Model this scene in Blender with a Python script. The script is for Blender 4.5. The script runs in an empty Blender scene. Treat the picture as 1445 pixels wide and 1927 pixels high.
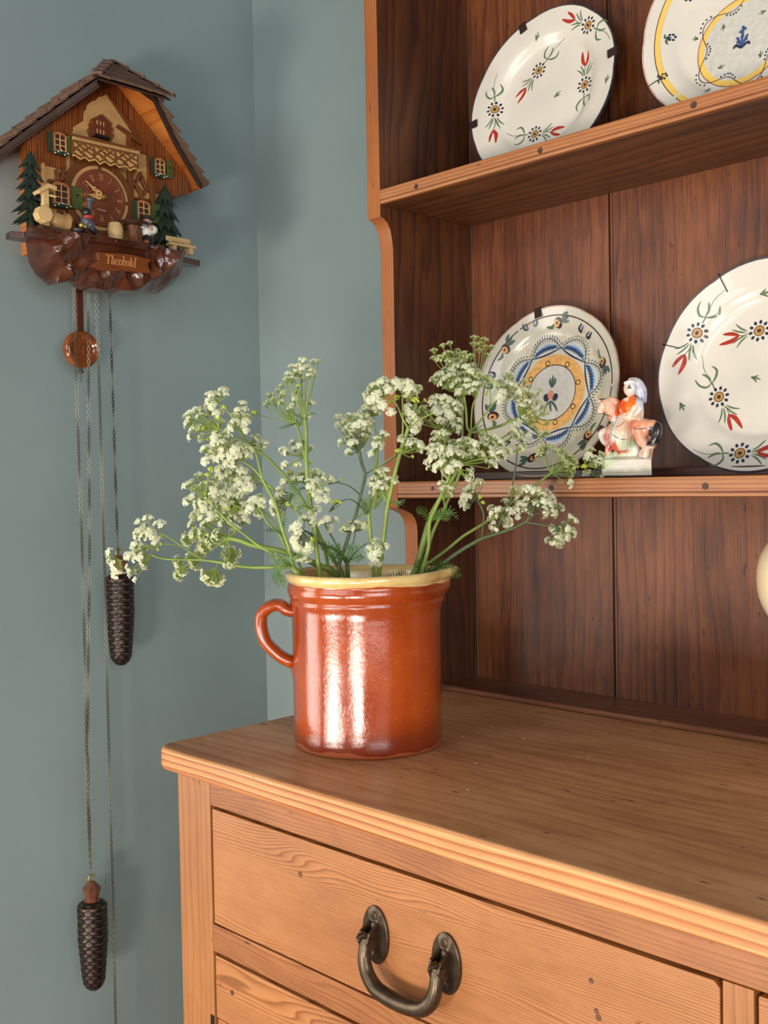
import bpy, bmesh, math, random
from math import sin, cos, pi, radians, sqrt, atan2
from mathutils import Vector, Matrix
import mathutils.noise as mn

random.seed(7)
SC = bpy.context.scene
COL = SC.collection
V = Vector

# ------------------------------------------------------------------ camera
F_PX, IW, IH = 1982.5147, 1445.0, 1927.0
CAM = V((0.90526899, -1.08960825, 0.26889038))
FW = V((-0.70294446, 0.71070994, -0.02757647)).normalized()
RT = V((0.71121674, 0.70273228, -0.01838701)).normalized()
UP = RT.cross(FW).normalized()
RT = FW.cross(UP).normalized()
cd = bpy.data.cameras.new('camera')
cd.sensor_fit = 'HORIZONTAL'
cd.sensor_width = 36.0
cd.lens = F_PX / IW * 36.0
cd.clip_start = 0.05
cam = bpy.data.objects.new('camera', cd)
COL.objects.link(cam)
cam.matrix_world = Matrix(((RT.x, UP.x, -FW.x, CAM.x), (RT.y, UP.y, -FW.y, CAM.y),
                           (RT.z, UP.z, -FW.z, CAM.z), (0, 0, 0, 1)))
SC.camera = cam

# ------------------------------------------------------------------ world, window and fill light, exposure
w = bpy.data.worlds.new('world')
SC.world = w
w.use_nodes = True
bg = w.node_tree.nodes['Background']
bg.inputs[0].default_value = (0.93, 0.96, 1.0, 1)
bg.inputs[1].default_value = 0.15

def area(name, loc, sx, sy, radiance, color, target=None):
    l = bpy.data.lights.new(name, 'AREA')
    l.shape = 'RECTANGLE'
    l.size, l.size_y = sx, sy
    l.energy = radiance * pi * sx * sy
    l.color = color
    o = bpy.data.objects.new(name, l)
    COL.objects.link(o)
    o.location = loc
    d = (V(target) - V(loc)) if target else V((0, 1, 0))
    o.rotation_euler = d.to_track_quat('-Z', 'Y').to_euler()
    return o
# a glazed door and windows in the wall opposite the dresser, the sunlit terrace showing low down
area('door_light_low', (-0.02, -2.55, -0.49), 0.56, 0.42, 36.0, (1.0, 0.92, 0.80))
area('door_light_low_right', (1.28, -2.55, -0.50), 0.52, 0.42, 46.0, (1.0, 0.92, 0.80))
area('window_light_high', (2.45, -1.75, 0.5), 1.7, 1.3, 5.4, (0.94, 0.97, 1.0), (-0.1, -0.2, 0.4))
area('window_light_left', (-1.50, -2.05, 0.15), 1.2, 1.6, 5.2, (1.0, 0.95, 0.86), (0.1, -0.3, 0.2))

area('fill_light_front', (0.2, -2.8, 0.95), 1.5, 0.9, 3.4, (0.95, 0.97, 1.0), (0.0, 0.0, 0.5))  # added fill that brightens the back wall, stands for no actual window
SC.view_settings.view_transform = 'Standard'
SC.view_settings.look = 'None'
SC.view_settings.gamma = 1.0
SC.view_settings.use_curve_mapping = False
SC.view_settings.exposure = 0.0
SC.cycles.max_bounces = 6
SC.cycles.diffuse_bounces = 4

# ------------------------------------------------------------------ measuring helper: photo pixel -> point on a world plane
def at(px, py, ax, val):
    d = FW + RT * ((px - IW / 2) / F_PX) + UP * ((IH / 2 - py) / F_PX)
    return CAM + d * ((val - CAM[ax]) / d[ax])
def atd(px, py, depth):
    return CAM + (FW + RT * ((px - IW / 2) / F_PX) + UP * ((IH / 2 - py) / F_PX)) * depth

# ------------------------------------------------------------------ object helpers
ORG = {}
def tag(o, label=None, cat=None, group=None, kind=None):
    if label: o['label'] = label
    if cat: o['category'] = cat
    if group: o['group'] = group
    if kind: o['kind'] = kind
    return o
def empty(name, loc, label, cat, group=None, rot=None):
    o = bpy.data.objects.new(name, None)
    o.empty_display_size = 0.02
    COL.objects.link(o)
    o.location = loc
    if rot: o.rotation_euler = rot
    ORG[o.name] = V((0, 0, 0)) if rot else V(loc)
    return tag(o, label, cat, group)

def rotframe(t):
    t = t.normalized()
    a = V((0, 0, 1)) if abs(t.z) < 0.9 else V((1, 0, 0))
    n = t.cross(a).normalized()
    return n, t.cross(n).normalized()

class MB:
    def __init__(s):
        s.v = []; s.f = []; s.m = []; s.k = 0
    def add(s, vs, fs):
        b = len(s.v)
        s.v += [V(p) for p in vs]
        for f in fs:
            s.f.append([b + i for i in f]); s.m.append(s.k)
    def box(s, x0, x1, y0, y1, z0, z1):
        s.add([(x0,y0,z0),(x1,y0,z0),(x1,y1,z0),(x0,y1,z0),(x0,y0,z1),(x1,y0,z1),(x1,y1,z1),(x0,y1,z1)],
              [(3,2,1,0),(4,5,6,7),(0,1,5,4),(1,2,6,5),(2,3,7,6),(3,0,4,7)])
    def prism(s, pts, vec):
        pts = [V(p) for p in pts]; vec = V(vec); n = len(pts)
        nn = V((0, 0, 0))
        for i in range(n): nn += pts[i].cross(pts[(i + 1) % n])
        if nn.dot(vec) > 0: pts = pts[::-1]
        s.add(pts + [p + vec for p in pts],
              [tuple(range(n)), tuple(range(2*n-1, n-1, -1))] + [(i, n+i, n+(i+1) % n, (i+1) % n)[::-1] if False else ((i+1) % n, i, n+i, n+(i+1) % n) for i in range(n)])
    def tube(s, path, rad, n=8, cap=True, flat=None):
        path = [V(p) for p in path]; N = len(path)
        if not hasattr(rad, '__len__'): rad = [rad] * N
        b = len(s.v); t = (path[1] - path[0]); a, c = rotframe(t)
        if flat: a = (V(flat) - t.normalized() * V(flat).dot(t.normalized())).normalized(); c = t.normalized().cross(a)
        for i, p in enumerate(path):
            t = (path[min(i+1, N-1)] - path[max(i-1, 0)]).normalized()
            a = (a - t * a.dot(t)).normalized(); c = t.cross(a)
            r = rad[i]
            ra, rc = r if hasattr(r, '__len__') else (r, r)
            for k in range(n):
                q = 2 * pi * k / n
                s.v.append(p + a * (cos(q) * ra) + c * (sin(q) * rc))
        for i in range(N - 1):
            for k in range(n):
                s.f.append([b+i*n+k, b+i*n+(k+1) % n, b+(i+1)*n+(k+1) % n, b+(i+1)*n+k]); s.m.append(s.k)
        if cap:
            s.f.append([b+k for k in range(n)][::-1]); s.m.append(s.k)
            s.f.append([b+(N-1)*n+k for k in range(n)]); s.m.append(s.k)
    def lathe(s, prof, c=(0,0,0), n=48, ax='z', fn=None, closed=False):
        c = V(c); b = len(s.v); P = len(prof)
        for (r, h) in prof:
            for k in range(n):
                q = 2*pi*k/n
                rr, hh = (fn(r, h, q) if fn else (r, h))
                x, y = cos(q)*rr, sin(q)*rr
                s.v.append(c + (V((x, y, hh)) if ax == 'z' else V((x, -hh, y)) if ax == 'y' else V((hh, x, y))))
        for i in range(P-1):
            for k in range(n):
                s.f.append([b+i*n+k, b+i*n+(k+1)%n, b+(i+1)*n+(k+1)%n, b+(i+1)*n+k]); s.m.append(s.k)
        if prof[0][0] > 1e-6: s.f.append([b+k for k in range(n)][::-1]); s.m.append(s.k)
        if prof[-1][0] > 1e-6 and not closed: s.f.append([b+(P-1)*n+k for k in range(n)]); s.m.append(s.k)
    def ell(s, c, r, n=12, m=8, rot=None):
        c = V(c); b = len(s.v)
        if not hasattr(r, '__len__'): r = (r, r, r)
        for i in range(m+1):
            a = pi*i/m - pi/2
            for k in range(n):
                q = 2*pi*k/n
                p = V((cos(a)*cos(q)*r[0], cos(a)*sin(q)*r[1], sin(a)*r[2]))
                if rot: p = rot @ p
                s.v.append(c + p)
        for i in range(m):
            for k in range(n):
                s.f.append([b+i*n+k, b+i*n+(k+1)%n, b+(i+1)*n+(k+1)%n, b+(i+1)*n+k]); s.m.append(s.k)
    def mesh(s, name, mats, org=V((0,0,0)), smooth=None, weld=False):
        me = bpy.data.meshes.new(name)
        me.from_pydata([tuple(p - org) for p in s.v], [], s.f)
        if not isinstance(mats, (list, tuple)): mats = [mats]
        for m in mats: me.materials.append(m)
        if len(mats) > 1: me.polygons.foreach_set('material_index', s.m)
        if weld:
            bm = bmesh.new(); bm.from_mesh(me)
            bmesh.ops.remove_doubles(bm, verts=bm.verts, dist=1e-5)
            bmesh.ops.recalc_face_normals(bm, faces=bm.faces); bm.to_mesh(me); bm.free()
        me.update()
        if smooth is not None:
            me.polygons.foreach_set('use_smooth', [True]*len(me.polygons))
            me.set_sharp_from_angle(angle=radians(smooth))
        return me
    def build(s, name, mats, parent=None, smooth=None, bevel=None, seg=2, weld=False):
        org = ORG[parent.name] if parent is not None else V((0,0,0))
        o = bpy.data.objects.new(name, s.mesh(name, mats, org, smooth, weld))
        COL.objects.link(o)
        if parent is not None:
            o.parent = parent; ORG[o.name] = org
        if bevel:
            m = o.modifiers.new('bevel', 'BEVEL'); m.width = bevel; m.segments = seg; m.limit_method = 'ANGLE'; m.angle_limit = radians(40)
            o.data.polygons.foreach_set('use_smooth', [True]*len(o.data.polygons))
            o.data.set_sharp_from_angle(angle=radians(50))
            if hasattr(m, 'harden_normals'): m.harden_normals = True
        return o

def smooth_path(pts, n=6):
    pts = [V(p) for p in pts]
    if len(pts) < 3: return pts
    out = []
    for i in range(len(pts)-1):
        p0 = pts[max(i-1,0)]; p1 = pts[i]; p2 = pts[i+1]; p3 = pts[min(i+2, len(pts)-1)]
        for k in range(n):
            t = k/n
            out.append(0.5*((2*p1) + (p2-p0)*t + (2*p0-5*p1+4*p2-p3)*t*t + (3*p1-p0-3*p2+p3)*t**3))
    out.append(pts[-1])
    return out
def lerp(a, b, t): return a + (b-a)*t

# ------------------------------------------------------------------ materials
def srgb(r, g, b):
    f = lambda c: (c/255)/12.92 if c/255 <= 0.04045 else (((c/255)+0.055)/1.055)**2.4
    return (f(r), f(g), f(b), 1)
MATS = {}
def newmat(name):
    m = bpy.data.materials.new(name); m.use_nodes = True
    nt = m.node_tree
    return m, nt, nt.nodes['Principled BSDF']
def plain(name, col, rough=0.5, metal=0.0, coat=0.0, spec=0.5, noise=0.0, nscale=30, bump=0.0, bscale=80, coat_rough=0.05, trans=0.0):
    if name in MATS: return MATS[name]
    m, nt, b = newmat(name)
    b.inputs['Base Color'].default_value = col
    b.inputs['Roughness'].default_value = rough
    b.inputs['Metallic'].default_value = metal
    b.inputs['Coat Weight'].default_value = coat
    b.inputs['Coat Roughness'].default_value = coat_rough
    b.inputs['Specular IOR Level'].default_value = spec
    tc = nt.nodes.new('ShaderNodeTexCoord')
    if noise:
        n = nt.nodes.new('ShaderNodeTexNoise'); n.inputs['Scale'].default_value = nscale; n.inputs['Detail'].default_value = 6
        nt.links.new(tc.outputs['Object'], n.inputs['Vector'])
        r = nt.nodes.new('ShaderNodeValToRGB')
        r.color_ramp.elements[0].position = 0.3; r.color_ramp.elements[1].position = 0.7
        r.color_ramp.elements[0].color = [c*(1-noise) for c in col[:3]] + [1]
        r.color_ramp.elements[1].color = [min(1, c*(1+noise*0.6)) for c in col[:3]] + [1]
        nt.links.new(n.outputs['Fac'], r.inputs[0]); nt.links.new(r.outputs[0], b.inputs['Base Color'])
    if bump:
        n = nt.nodes.new('ShaderNodeTexNoise'); n.inputs['Scale'].default_value = bscale; n.inputs['Detail'].default_value = 4
        nt.links.new(tc.outputs['Object'], n.inputs['Vector'])
        bp = nt.nodes.new('ShaderNodeBump'); bp.inputs['Strength'].default_value = bump; bp.inputs['Distance'].default_value = 0.002
        nt.links.new(n.outputs['Fac'], bp.inputs['Height']); nt.links.new(bp.outputs[0], b.inputs['Normal'])
    MATS[name] = m
    return m

def wood(name, light, mid, dark, grain='X', across=(0, 0.35, 1), rings=170, contrast=0.6, rough=0.42, specks=0.6, blotch=0.35,
         wob=0.012, fiber=0.35, bump=0.25, coat=0.12, wear=None, fine=1.0):
    """pine or stained board: long growth rings, fine fibres, blotches and small dark dents, all in the object's own space"""
    m, nt, b = newmat(name)
    N = nt.nodes.new; L = nt.links.new
    tc = N('ShaderNodeTexCoord'); oi = N('ShaderNodeObjectInfo')
    off = N('ShaderNodeVectorMath'); off.operation = 'SCALE'; off.inputs[0].default_value = (3.1, 5.7, 4.3)
    L(oi.outputs['Random'], off.inputs['Scale'])
    add = N('ShaderNodeVectorMath'); add.operation = 'ADD'
    L(tc.outputs['Object'], add.inputs[0]); L(off.outputs[0], add.inputs[1])
    P = add.outputs[0]
    gi = 'XYZ'.index(grain)
    def stretched(sa, sg):
        mp = N('ShaderNodeMapping'); sc = [sa, sa, sa]; sc[gi] = sg
        mp.inputs['Scale'].default_value = sc; L(P, mp.inputs['Vector']); return mp.outputs[0]
    def noise(vec, scale=1, detail=4, rough_=0.55):
        n = N('ShaderNodeTexNoise'); n.inputs['Scale'].default_value = scale; n.inputs['Detail'].default_value = detail
        n.inputs['Roughness'].default_value = rough_; L(vec, n.inputs['Vector']); return n.outputs['Fac']
    def math(op, a, c, d=None):
        n = N('ShaderNodeMath'); n.operation = op
        for i, x in enumerate((a, c, d)):
            if x is None: continue
            if isinstance(x, (int, float)): n.inputs[i].default_value = x
            else: L(x, n.inputs[i])
        return n.outputs[0]
    dot = N('ShaderNodeVectorMath'); dot.operation = 'DOT_PRODUCT'
    a = list(across); a[gi] = 0.0; dot.inputs[1].default_value = a
    L(P, dot.inputs[0])
    warp = math('MULTIPLY', math('SUBTRACT', noise(stretched(7, 1.1), 1, 3), 0.5), wob*6)
    warp2 = math('MULTIPLY', math('SUBTRACT', noise(stretched(40, 4), 1, 2), 0.5), wob*0.45)
    c = math('ADD', math('ADD', dot.outputs['Value'], warp), warp2)
    fr = math('FRACT', math('MULTIPLY', c, rings), 0)
    # slow rise then a sharp dark latewood line
    ring = N('ShaderNodeValToRGB'); e = ring.color_ramp.elements
    e[0].position = 0.0; e[0].color = (0, 0, 0, 1)
    e[1].position = 1.0; e[1].color = (0, 0, 0, 1)
    k = e.new(0.55); k.color = (0.35, 0.35, 0.35, 1)
    k = e.new(0.82); k.color = (1, 1, 1, 1)
    L(fr, ring.inputs[0])
    amp = noise(stretched(9, 1.5), 1, 2)
    ringf = math('MULTIPLY', ring.outputs[0], math('MULTIPLY', amp, contrast*1.8))
    fib = noise(stretched(900*fine, 18), 1, 5, 0.7)
    fibf = math('MULTIPLY', math('SUBTRACT', fib, 0.42), fiber*2.2)
    blo = noise(stretched(11, 5), 1, 5, 0.65)
    blof = math('MULTIPLY', math('SUBTRACT', blo, 0.45), blotch*2.5)
    tot = math('ADD', math('ADD', ringf, fibf), blof)
    ramp = N('ShaderNodeValToRGB'); e = ramp.color_ramp.elements
    e[0].position = 0.0; e[0].color = light
    e[1].position = 1.0; e[1].color = dark
    k = e.new(0.42); k.color = mid
    L(tot, ramp.inputs[0])
    col = ramp.outputs[0]
    # dents and worm marks
    sp = noise(stretched(110, 34), 1, 3, 0.6)
    spm = N('ShaderNodeMapRange'); spm.inputs[1].default_value = 0.675; spm.inputs[2].default_value = 0.73
    L(sp, spm.inputs[0])
    spf = math('MULTIPLY', spm.outputs[0], specks)
    mx = N('ShaderNodeMix'); mx.data_type = 'RGBA'
    L(spf, mx.inputs['Factor']); L(col, mx.inputs['A']); mx.inputs['B'].default_value = [x*0.22 for x in dark[:3]] + [1]
    col = mx.outputs['Result']
    if wear:
        wn = noise(stretched(5, 3.4), 1, 6, 0.7)
        wm = N('ShaderNodeMapRange'); wm.inputs[1].default_value = 0.5; wm.inputs[2].default_value = 0.68
        L(wn, wm.inputs[0])
        mx2 = N('ShaderNodeMix'); mx2.data_type = 'RGBA'
        L(math('MULTIPLY', wm.outputs[0], wear[1]), mx2.inputs['Factor']); L(col, mx2.inputs['A']); mx2.inputs['B'].default_value = wear[0]
        col = mx2.outputs['Result']
    L(col, b.inputs['Base Color'])
    rr = N('ShaderNodeMapRange'); rr.inputs[3].default_value = rough-0.1; rr.inputs[4].default_value = rough+0.16
    L(blo, rr.inputs[0]); L(rr.outputs[0], b.inputs['Roughness'])
    b.inputs['Coat Weight'].default_value = coat; b.inputs['Coat Roughness'].default_value = 0.28
    hb = math('SUBTRACT', math('MULTIPLY', math('ADD', ringf, fibf), -0.5), math('MULTIPLY', spf, 1.5))
    bp = N('ShaderNodeBump'); bp.inputs['Strength'].default_value = bump; bp.inputs['Distance'].default_value = 0.001
    L(hb, bp.inputs['Height']); L(bp.outputs[0], b.inputs['Normal'])
    MATS[name] = m
    return m

PL, PM, PD = srgb(226,160,98), srgb(198,124,66), srgb(146,80,38)
M_DRAWER = wood('pine_drawer', srgb(180,120,68), srgb(150,91,45), srgb(92,49,21), 'X', (0,0.3,1), rings=400, contrast=0.55, wob=0.022, blotch=0.42, rough=0.42)
M_RAIL = wood('pine_rail', srgb(164,104,56), srgb(132,76,35), srgb(82,44,20), 'X', (0,0.4,1), rings=260, contrast=0.35, wob=0.02, blotch=0.5)
M_STILE = wood('pine_stile', srgb(168,110,60), srgb(142,86,41), srgb(92,52,24), 'Z', (1,0.4,0), rings=140, contrast=0.4, wob=0.012, blotch=0.45)
M_TOP = wood('pine_top', srgb(216,160,110), srgb(184,126,80), srgb(108,64,34), 'X', (0,1,0.45), rings=55, contrast=0.28, wob=0.02, blotch=0.6, rough=0.45, specks=1.0, fiber=0.5, coat=0.1)
M_TOPEDGE = wood('pine_top_edge', srgb(214,158,98), srgb(184,114,60), srgb(134,68,32), 'X', (0,0.5,1), rings=150, contrast=0.75, wob=0.006, blotch=0.2, rough=0.4)
M_BACK = wood('stained_back', srgb(132,74,37), srgb(100,51,23), srgb(42,19,9), 'Z', (1,0.3,0), rings=60, contrast=0.35, wob=0.02, blotch=0.8, rough=0.4, fiber=0.75, bump=0.5, coat=0.15)
M_SIDE = wood('stained_shaded_side', srgb(98,54,24), srgb(70,35,15), srgb(32,15,6), 'Z', (0.3,1,0), rings=60, contrast=0.4, wob=0.03, blotch=0.75, rough=0.5, specks=0.6, bump=0.4, coat=0.05)  # stain, darkened further so the colour carries the inner face's shade
M_SIDEEDGE = wood('rack_edge', srgb(174,104,48), srgb(144,78,33), srgb(90,46,19), 'Z', (1,0.2,0), rings=330, contrast=0.45, wob=0.004, blotch=0.35, rough=0.45)
M_SHELF = wood('stained_shelf', srgb(120,72,32), srgb(92,50,20), srgb(46,23,9), 'X', (0,1,0.3), rings=50, contrast=0.45, wob=0.03, blotch=0.6, rough=0.5)
M_SHELFEDGE = wood('shelf_edge', srgb(182,120,72), srgb(150,90,50), srgb(96,52,28), 'X', (0,0.3,1), rings=230, contrast=0.5, wob=0.004, blotch=0.4, rough=0.35, coat=0.25)
M_DARK = plain('dark_gap', srgb(28,16,10), 0.9)
M_PLUG = plain('plug_wood', srgb(74,42,28), 0.5, noise=0.4, nscale=300)
def wall_mat(name, col):
    m = plain(name, col, 0.62, spec=0.3, noise=0.05, nscale=5, bump=0.06, bscale=420)
    return m
M_WALLL = wall_mat('paint_left', srgb(142,157,156))
M_WALLB = wall_mat('paint_back', srgb(142,157,156))
# ------------------------------------------------------------------ room
XW, YW, ZF = -0.4762, 0.02, -0.86
mb = MB(); mb.box(XW-0.08, XW, -0.78, YW+0.08, ZF, 1.6); tag(mb.build('wall_left', M_WALLL), kind='structure')
mb = MB(); mb.box(XW, 1.5, YW, YW+0.08, ZF, 1.6); tag(mb.build('wall_back', M_WALLB), kind='structure')
M_FLOOR = wood('floor_boards', srgb(170,130,95), srgb(140,100,70), srgb(96,62,42), 'Y', (1,0,0), rings=50, contrast=0.4, rough=0.5)
mb = MB(); mb.box(XW-0.08, 1.5, -1.6, YW+0.08, ZF-0.05, ZF); tag(mb.build('floor', M_FLOOR), kind='structure')

# ------------------------------------------------------------------ dresser base
YF = -0.4744
base = empty('dresser_base', (0.3, -0.23, ZF), 'honey pine dresser base with drawers and worn thick top under the terracotta jug', 'dresser')
ZB = ZF + 0.002
# worktop: three boards with fine joints, rounded front corner
def top_outline():
    xl, xr, yf, yb = -0.0365, 1.30, -0.4865, -0.001
    r = 0.022; pts = []
    for k in range(7):
        a = pi + (pi/2)*k/6
        pts.append((xl+r+r*cos(a), yf+r+r*sin(a)))
    pts += [(xr, yf), (xr, yb), (xl, yb)]
    return pts
mb = MB(); mb.k = 0
pts = top_outline()
splits = [-0.4865, -0.292, -0.142, -0.001]
def clip(pts, lo, hi):
    def cl(ps, f, val):
        out = []
        for i in range(len(ps)):
            a, b = ps[i], ps[(i+1) % len(ps)]
            fa, fb = f(a[1]-val), f(b[1]-val)
            if fa >= 0: out.append(a)
            if fa*fb < 0:
                t = fa/(fa-fb); out.append((a[0]+(b[0]-a[0])*t, a[1]+(b[1]-a[1])*t))
        return out
    return cl(cl(pts, lambda q: q, lo), lambda q: -q, hi)
for i in range(3):
    mb = MB()
    ps = clip(pts, splits[i]+(0.0002 if i else 0), splits[i+1]-0.0002)
    n = len(ps)
    if i == 0:
        mb.prism([(x, y, -0.0232) for x, y in ps], (0, 0, 0.0232))
        o = mb.build('top_board', [M_TOP, M_TOPEDGE], base, bevel=0.0048, seg=4)
        o.modifiers[0].limit_method = 'WEIGHT'
        wt = o.data.attributes.new('bevel_weight_edge', 'FLOAT', 'EDGE')
        for e in o.data.edges:
            c1, c2 = o.data.vertices[e.vertices[0]].co + ORG[base.name], o.data.vertices[e.vertices[1]].co + ORG[base.name]
            if abs(c1.z-c2.z) < 1e-4 and (c1.y+c2.y)/2 < splits[1]-0.001: wt.data[e.index].value = 1.0
        for p in o.data.polygons:
            if abs(p.normal.z) < 0.5 and p.center.y < -0.15: p.material_index = 1
    else:
        mb.prism([(x, y, -0.0232) for x, y in ps], (0, 0, 0.0232))
        o = mb.build('top_board', [M_TOP, M_TOPEDGE], base)
        for p in o.data.polygons:
            if p.normal.x < -0.5: p.material_index = 1
def board(name, mat, par, x0, x1, y0, y1, z0, z1, bevel=0.0012, seg=2):
    b = MB(); b.box(x0, x1, y0, y1, z0, z1); return b.build(name, mat, par, bevel=bevel, seg=seg)
XS0, XS1, XM0, XM1 = -0.0105, 0.0445, 0.5900, 0.6110
board('stile', M_STILE, base, XS0, XS1, YF, YF+0.03, ZB, -0.0233)
board('stile', M_STILE, base, XM0, XM1, YF+0.0006, YF+0.03, -0.168, -0.0500, 0.0008)
board('rail', M_RAIL, base, XS1+0.0002, 1.27, YF+0.0003, YF+0.03, -0.0493, -0.0233)
board('rail', M_RAIL, base, XS1+0.0002, 1.27, YF+0.0003, YF+0.03, -0.1965, -0.1690)
board('side_panel', M_STILE, base, XS0, XS0+0.018, YF+0.031, -0.004, ZB, -0.0233)
board('side_panel', M_STILE, base, 1.252, 1.27, YF+0.031, -0.004, ZB, -0.0233)
board('carcass', M_DARK, base, XS0+0.019, 1.251, YF+0.034, -0.006, ZB, -0.024, 0)
# apron board and lower front under the drawer
board('apron_board', M_DRAWER, base, XS1+0.0015, 1.25, YF+0.0012, YF+0.022, -0.2640, -0.2005, 0.0015)
board('lower_front', M_DRAWER, base, XS1+0.0022, 1.25, YF+0.0022, YF+0.022, -0.55, -0.2652, 0.0012)
board('plinth', M_RAIL, base, XS1+0.001, 1.25, YF+0.001, YF+0.022, ZB, -0.552, 0.0012)
board('hinge_strip', plain('black_iron', srgb(30,28,27), 0.5, 0.6), base, 0.0385, 0.0442, YF-0.0006, YF+0.0002, -0.42, -0.2625, 0.0002, 1)
def plug(name, par, p, r, ax='y', mat=None, d=0.0004):
    b = MB(); b.lathe([(r, -0.0005), (r*0.96, d), (r*0.7, d*0.6), (0.0, d*0.5)], p, 14, ax)
    return b.build(name, mat or M_PLUG, par, smooth=40)
plug('wood_plug', base, at(437, 1868, 1, YF+0.0012), 0.0026)
# drawers
def handle(dr, xa, xb, zc):
    brz = plain('old_bronze', srgb(88,74,60), 0.34, 0.85, noise=0.3, nscale=120, bump=0.10, bscale=200)
    y0 = YF + 0.0012
    for x in (xa, xb):
        b = MB()
        b.lathe([(0.0152, 0.0), (0.0152, 0.0020), (0.0142, 0.0030), (0.0, 0.0032)], (0, 0, 0), 32, 'y')
        for v in b.v:
            v.z *= 1.62; v.x += x; v.y += y0; v.z += zc
        bpn = b.build('back_plate', brz, dr, smooth=35)
        # forked lug that carries the bail
        b = MB()
        for s in (-1, 1):
            b.prism([(x+s*0.0062, y0-0.002, zc+0.0125), (x+s*0.0062, y0-0.0145, zc+0.0065), (x+s*0.0062, y0-0.0175, zc-0.001), (x+s*0.0062, y0-0.0145, zc-0.0085), (x+s*0.0062, y0-0.002, zc-0.0115)], (-s*0.0026, 0, 0))
        b.ell((x, y0-0.002, zc+0.0005), (0.0068, 0.0045, 0.0125), 14, 8)
        b.build('lug', brz, dr, smooth=40, bevel=0.0006)
        for dz in (0.0170, -0.0172):
            b = MB(); b.lathe([(0.0041, 0.0), (0.0040, 0.0007), (0.0028, 0.0010), (0, 0.0011)], (x, y0-0.0030, zc+dz), 16, 'y')
            b.build('screw', plain('screw_metal', srgb(84,66,52), 0.4, 0.8), dr, smooth=40)
            b = MB(); a = 0.35 if x == xa else -0.45
            c = V((x, y0-0.0042, zc+dz)); u = V((sin(a), 0, cos(a)))*0.0036; p = V((cos(a), 0, -sin(a)))*0.0005
            b.prism([c+u+p, c+u-p, c-u-p, c-u+p], (0, 0.0004, 0)); b.build('screw_slot', M_DARK, dr)
    yb = y0 - 0.0125
    path = [(xa, yb, zc+0.001), (xa-0.0006, yb-0.0015, zc-0.007), (xa-0.0002, yb-0.0025, zc-0.0165), (xa+0.0038, yb-0.0032, zc-0.0265), (xa+0.0125, yb-0.0038, zc-0.0345), (xa+0.0240, yb-0.004, zc-0.0380),
            ((xa+xb)/2, yb-0.004, zc-0.0390), (xb-0.0240, yb-0.004, zc-0.0380), (xb-0.0125, yb-0.0038, zc-0.0345), (xb-0.0038, yb-0.0032, zc-0.0265), (xb+0.0002, yb-0.0025, zc-0.0165), (xb+0.0006, yb-0.0015, zc-0.007), (xb, yb, zc+0.001)]
    sp = smooth_path(path, 5); n = len(sp)
    rad = []
    for i in range(n):
        t = abs(i/(n-1)*2-1)
        r = 0.0068*(1-t**1.6) + 0.0036*t**1.6
        rad.append((r*(1+0.25*t), r))
    b = MB(); b.tube(sp, rad, 14, flat=(1, 0, 0))
    for x, s in ((xa, -1), (xb, 1)):
        b.tube([(x-0.0075, yb, zc), (x+0.0075, yb, zc)], 0.0024, 12)
        b.ell((x, yb-0.0005, zc-0.0005), (0.0034, 0.0042, 0.0056), 12, 8)
        b.tube([(x+s*0.0005, yb-0.001, zc+0.003), (x+s*0.001, yb-0.0065, zc+0.0045), (x+s*0.001, yb-0.010, zc+0.0035)], [0.0036, 0.0026, 0.0008], 10)
    b.build('bail_handle', brz, dr, smooth=50)
def drawer(x0, x1, hx):
    b = MB(); z0, z1 = -0.1676, -0.0526; c = 0.004
    b.prism([(x0, YF+0.0012, z0), (x1, YF+0.0012, z0), (x1, YF+0.0012, z1-c), (x1-c, YF+0.0012, z1), (x0+0.001, YF+0.0012, z1), (x0, YF+0.0012, z1-0.001)], (0, 0.02, 0))
    d = b.build('drawer', M_DRAWER, base, bevel=0.0012, seg=2)
    if hx: handle(d, hx[0], hx[1], -0.112)
    return d
HA, HB = at(707, 1761, 1, YF), at(840, 1821, 1, YF)
dr1 = drawer(0.0467, 0.5880, (HA.x, HB.x))
dr2 = drawer(0.6135, 1.246, (0.89, 0.967))
knot = plain('knot_wood', srgb(104,62,34), 0.45, noise=0.5, nscale=500)
for px, py, r in ((565, 1645, 0.0030), (1112, 1846, 0.0022), (1122, 1903, 0.0022), (1126, 1915, 0.0026)):
    plug('knot', dr1, at(px, py, 1, YF+0.0012), r, mat=knot, d=0.0002)

# ------------------------------------------------------------------ plate rack
rack = empty('plate_rack', (0.3, -0.09, 0.0005), 'dark stained pine plate rack with open shelves standing on the dresser top', 'rack')
prof = [(0, 0.0005), (-0.115, 0.0005), (-0.115, 0.2065), (-0.1160, 0.2160), (-0.1195, 0.2240), (-0.1250, 0.2292), (-0.1376, 0.2344), (-0.1490, 0.2370), (-0.1504, 0.2400),
        (-0.1504, 0.5560), (-0.1518, 0.5680), (-0.1545, 0.5790), (-0.1595, 0.5870), (-0.1650, 0.5905), (-0.1716, 0.5925), (-0.1716, 1.10), (0, 1.10)]
for x0, name in ((-0.0217, 'side_panel'), (1.2, 'side_panel')):
    b = MB(); b.prism([(x0, y, z) for y, z in prof], (0.0217, 0, 0))
    o = b.build(name, [M_SIDE, M_SIDEEDGE], rack, bevel=0.0010, seg=2)
    for p in o.data.polygons:
        if p.normal.y < -0.2 or (abs(p.normal.x) < 0.5 and p.normal.z < -0.3 and p.center.z > 0.1): p.material_index = 1
XR = 1.1998
M_BEAD = plain('bead_wood', srgb(52,27,13), 0.5, noise=0.3, nscale=40)
bx = [0.0, 0.2127, 0.43, 0.66, 0.90, XR]
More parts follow.
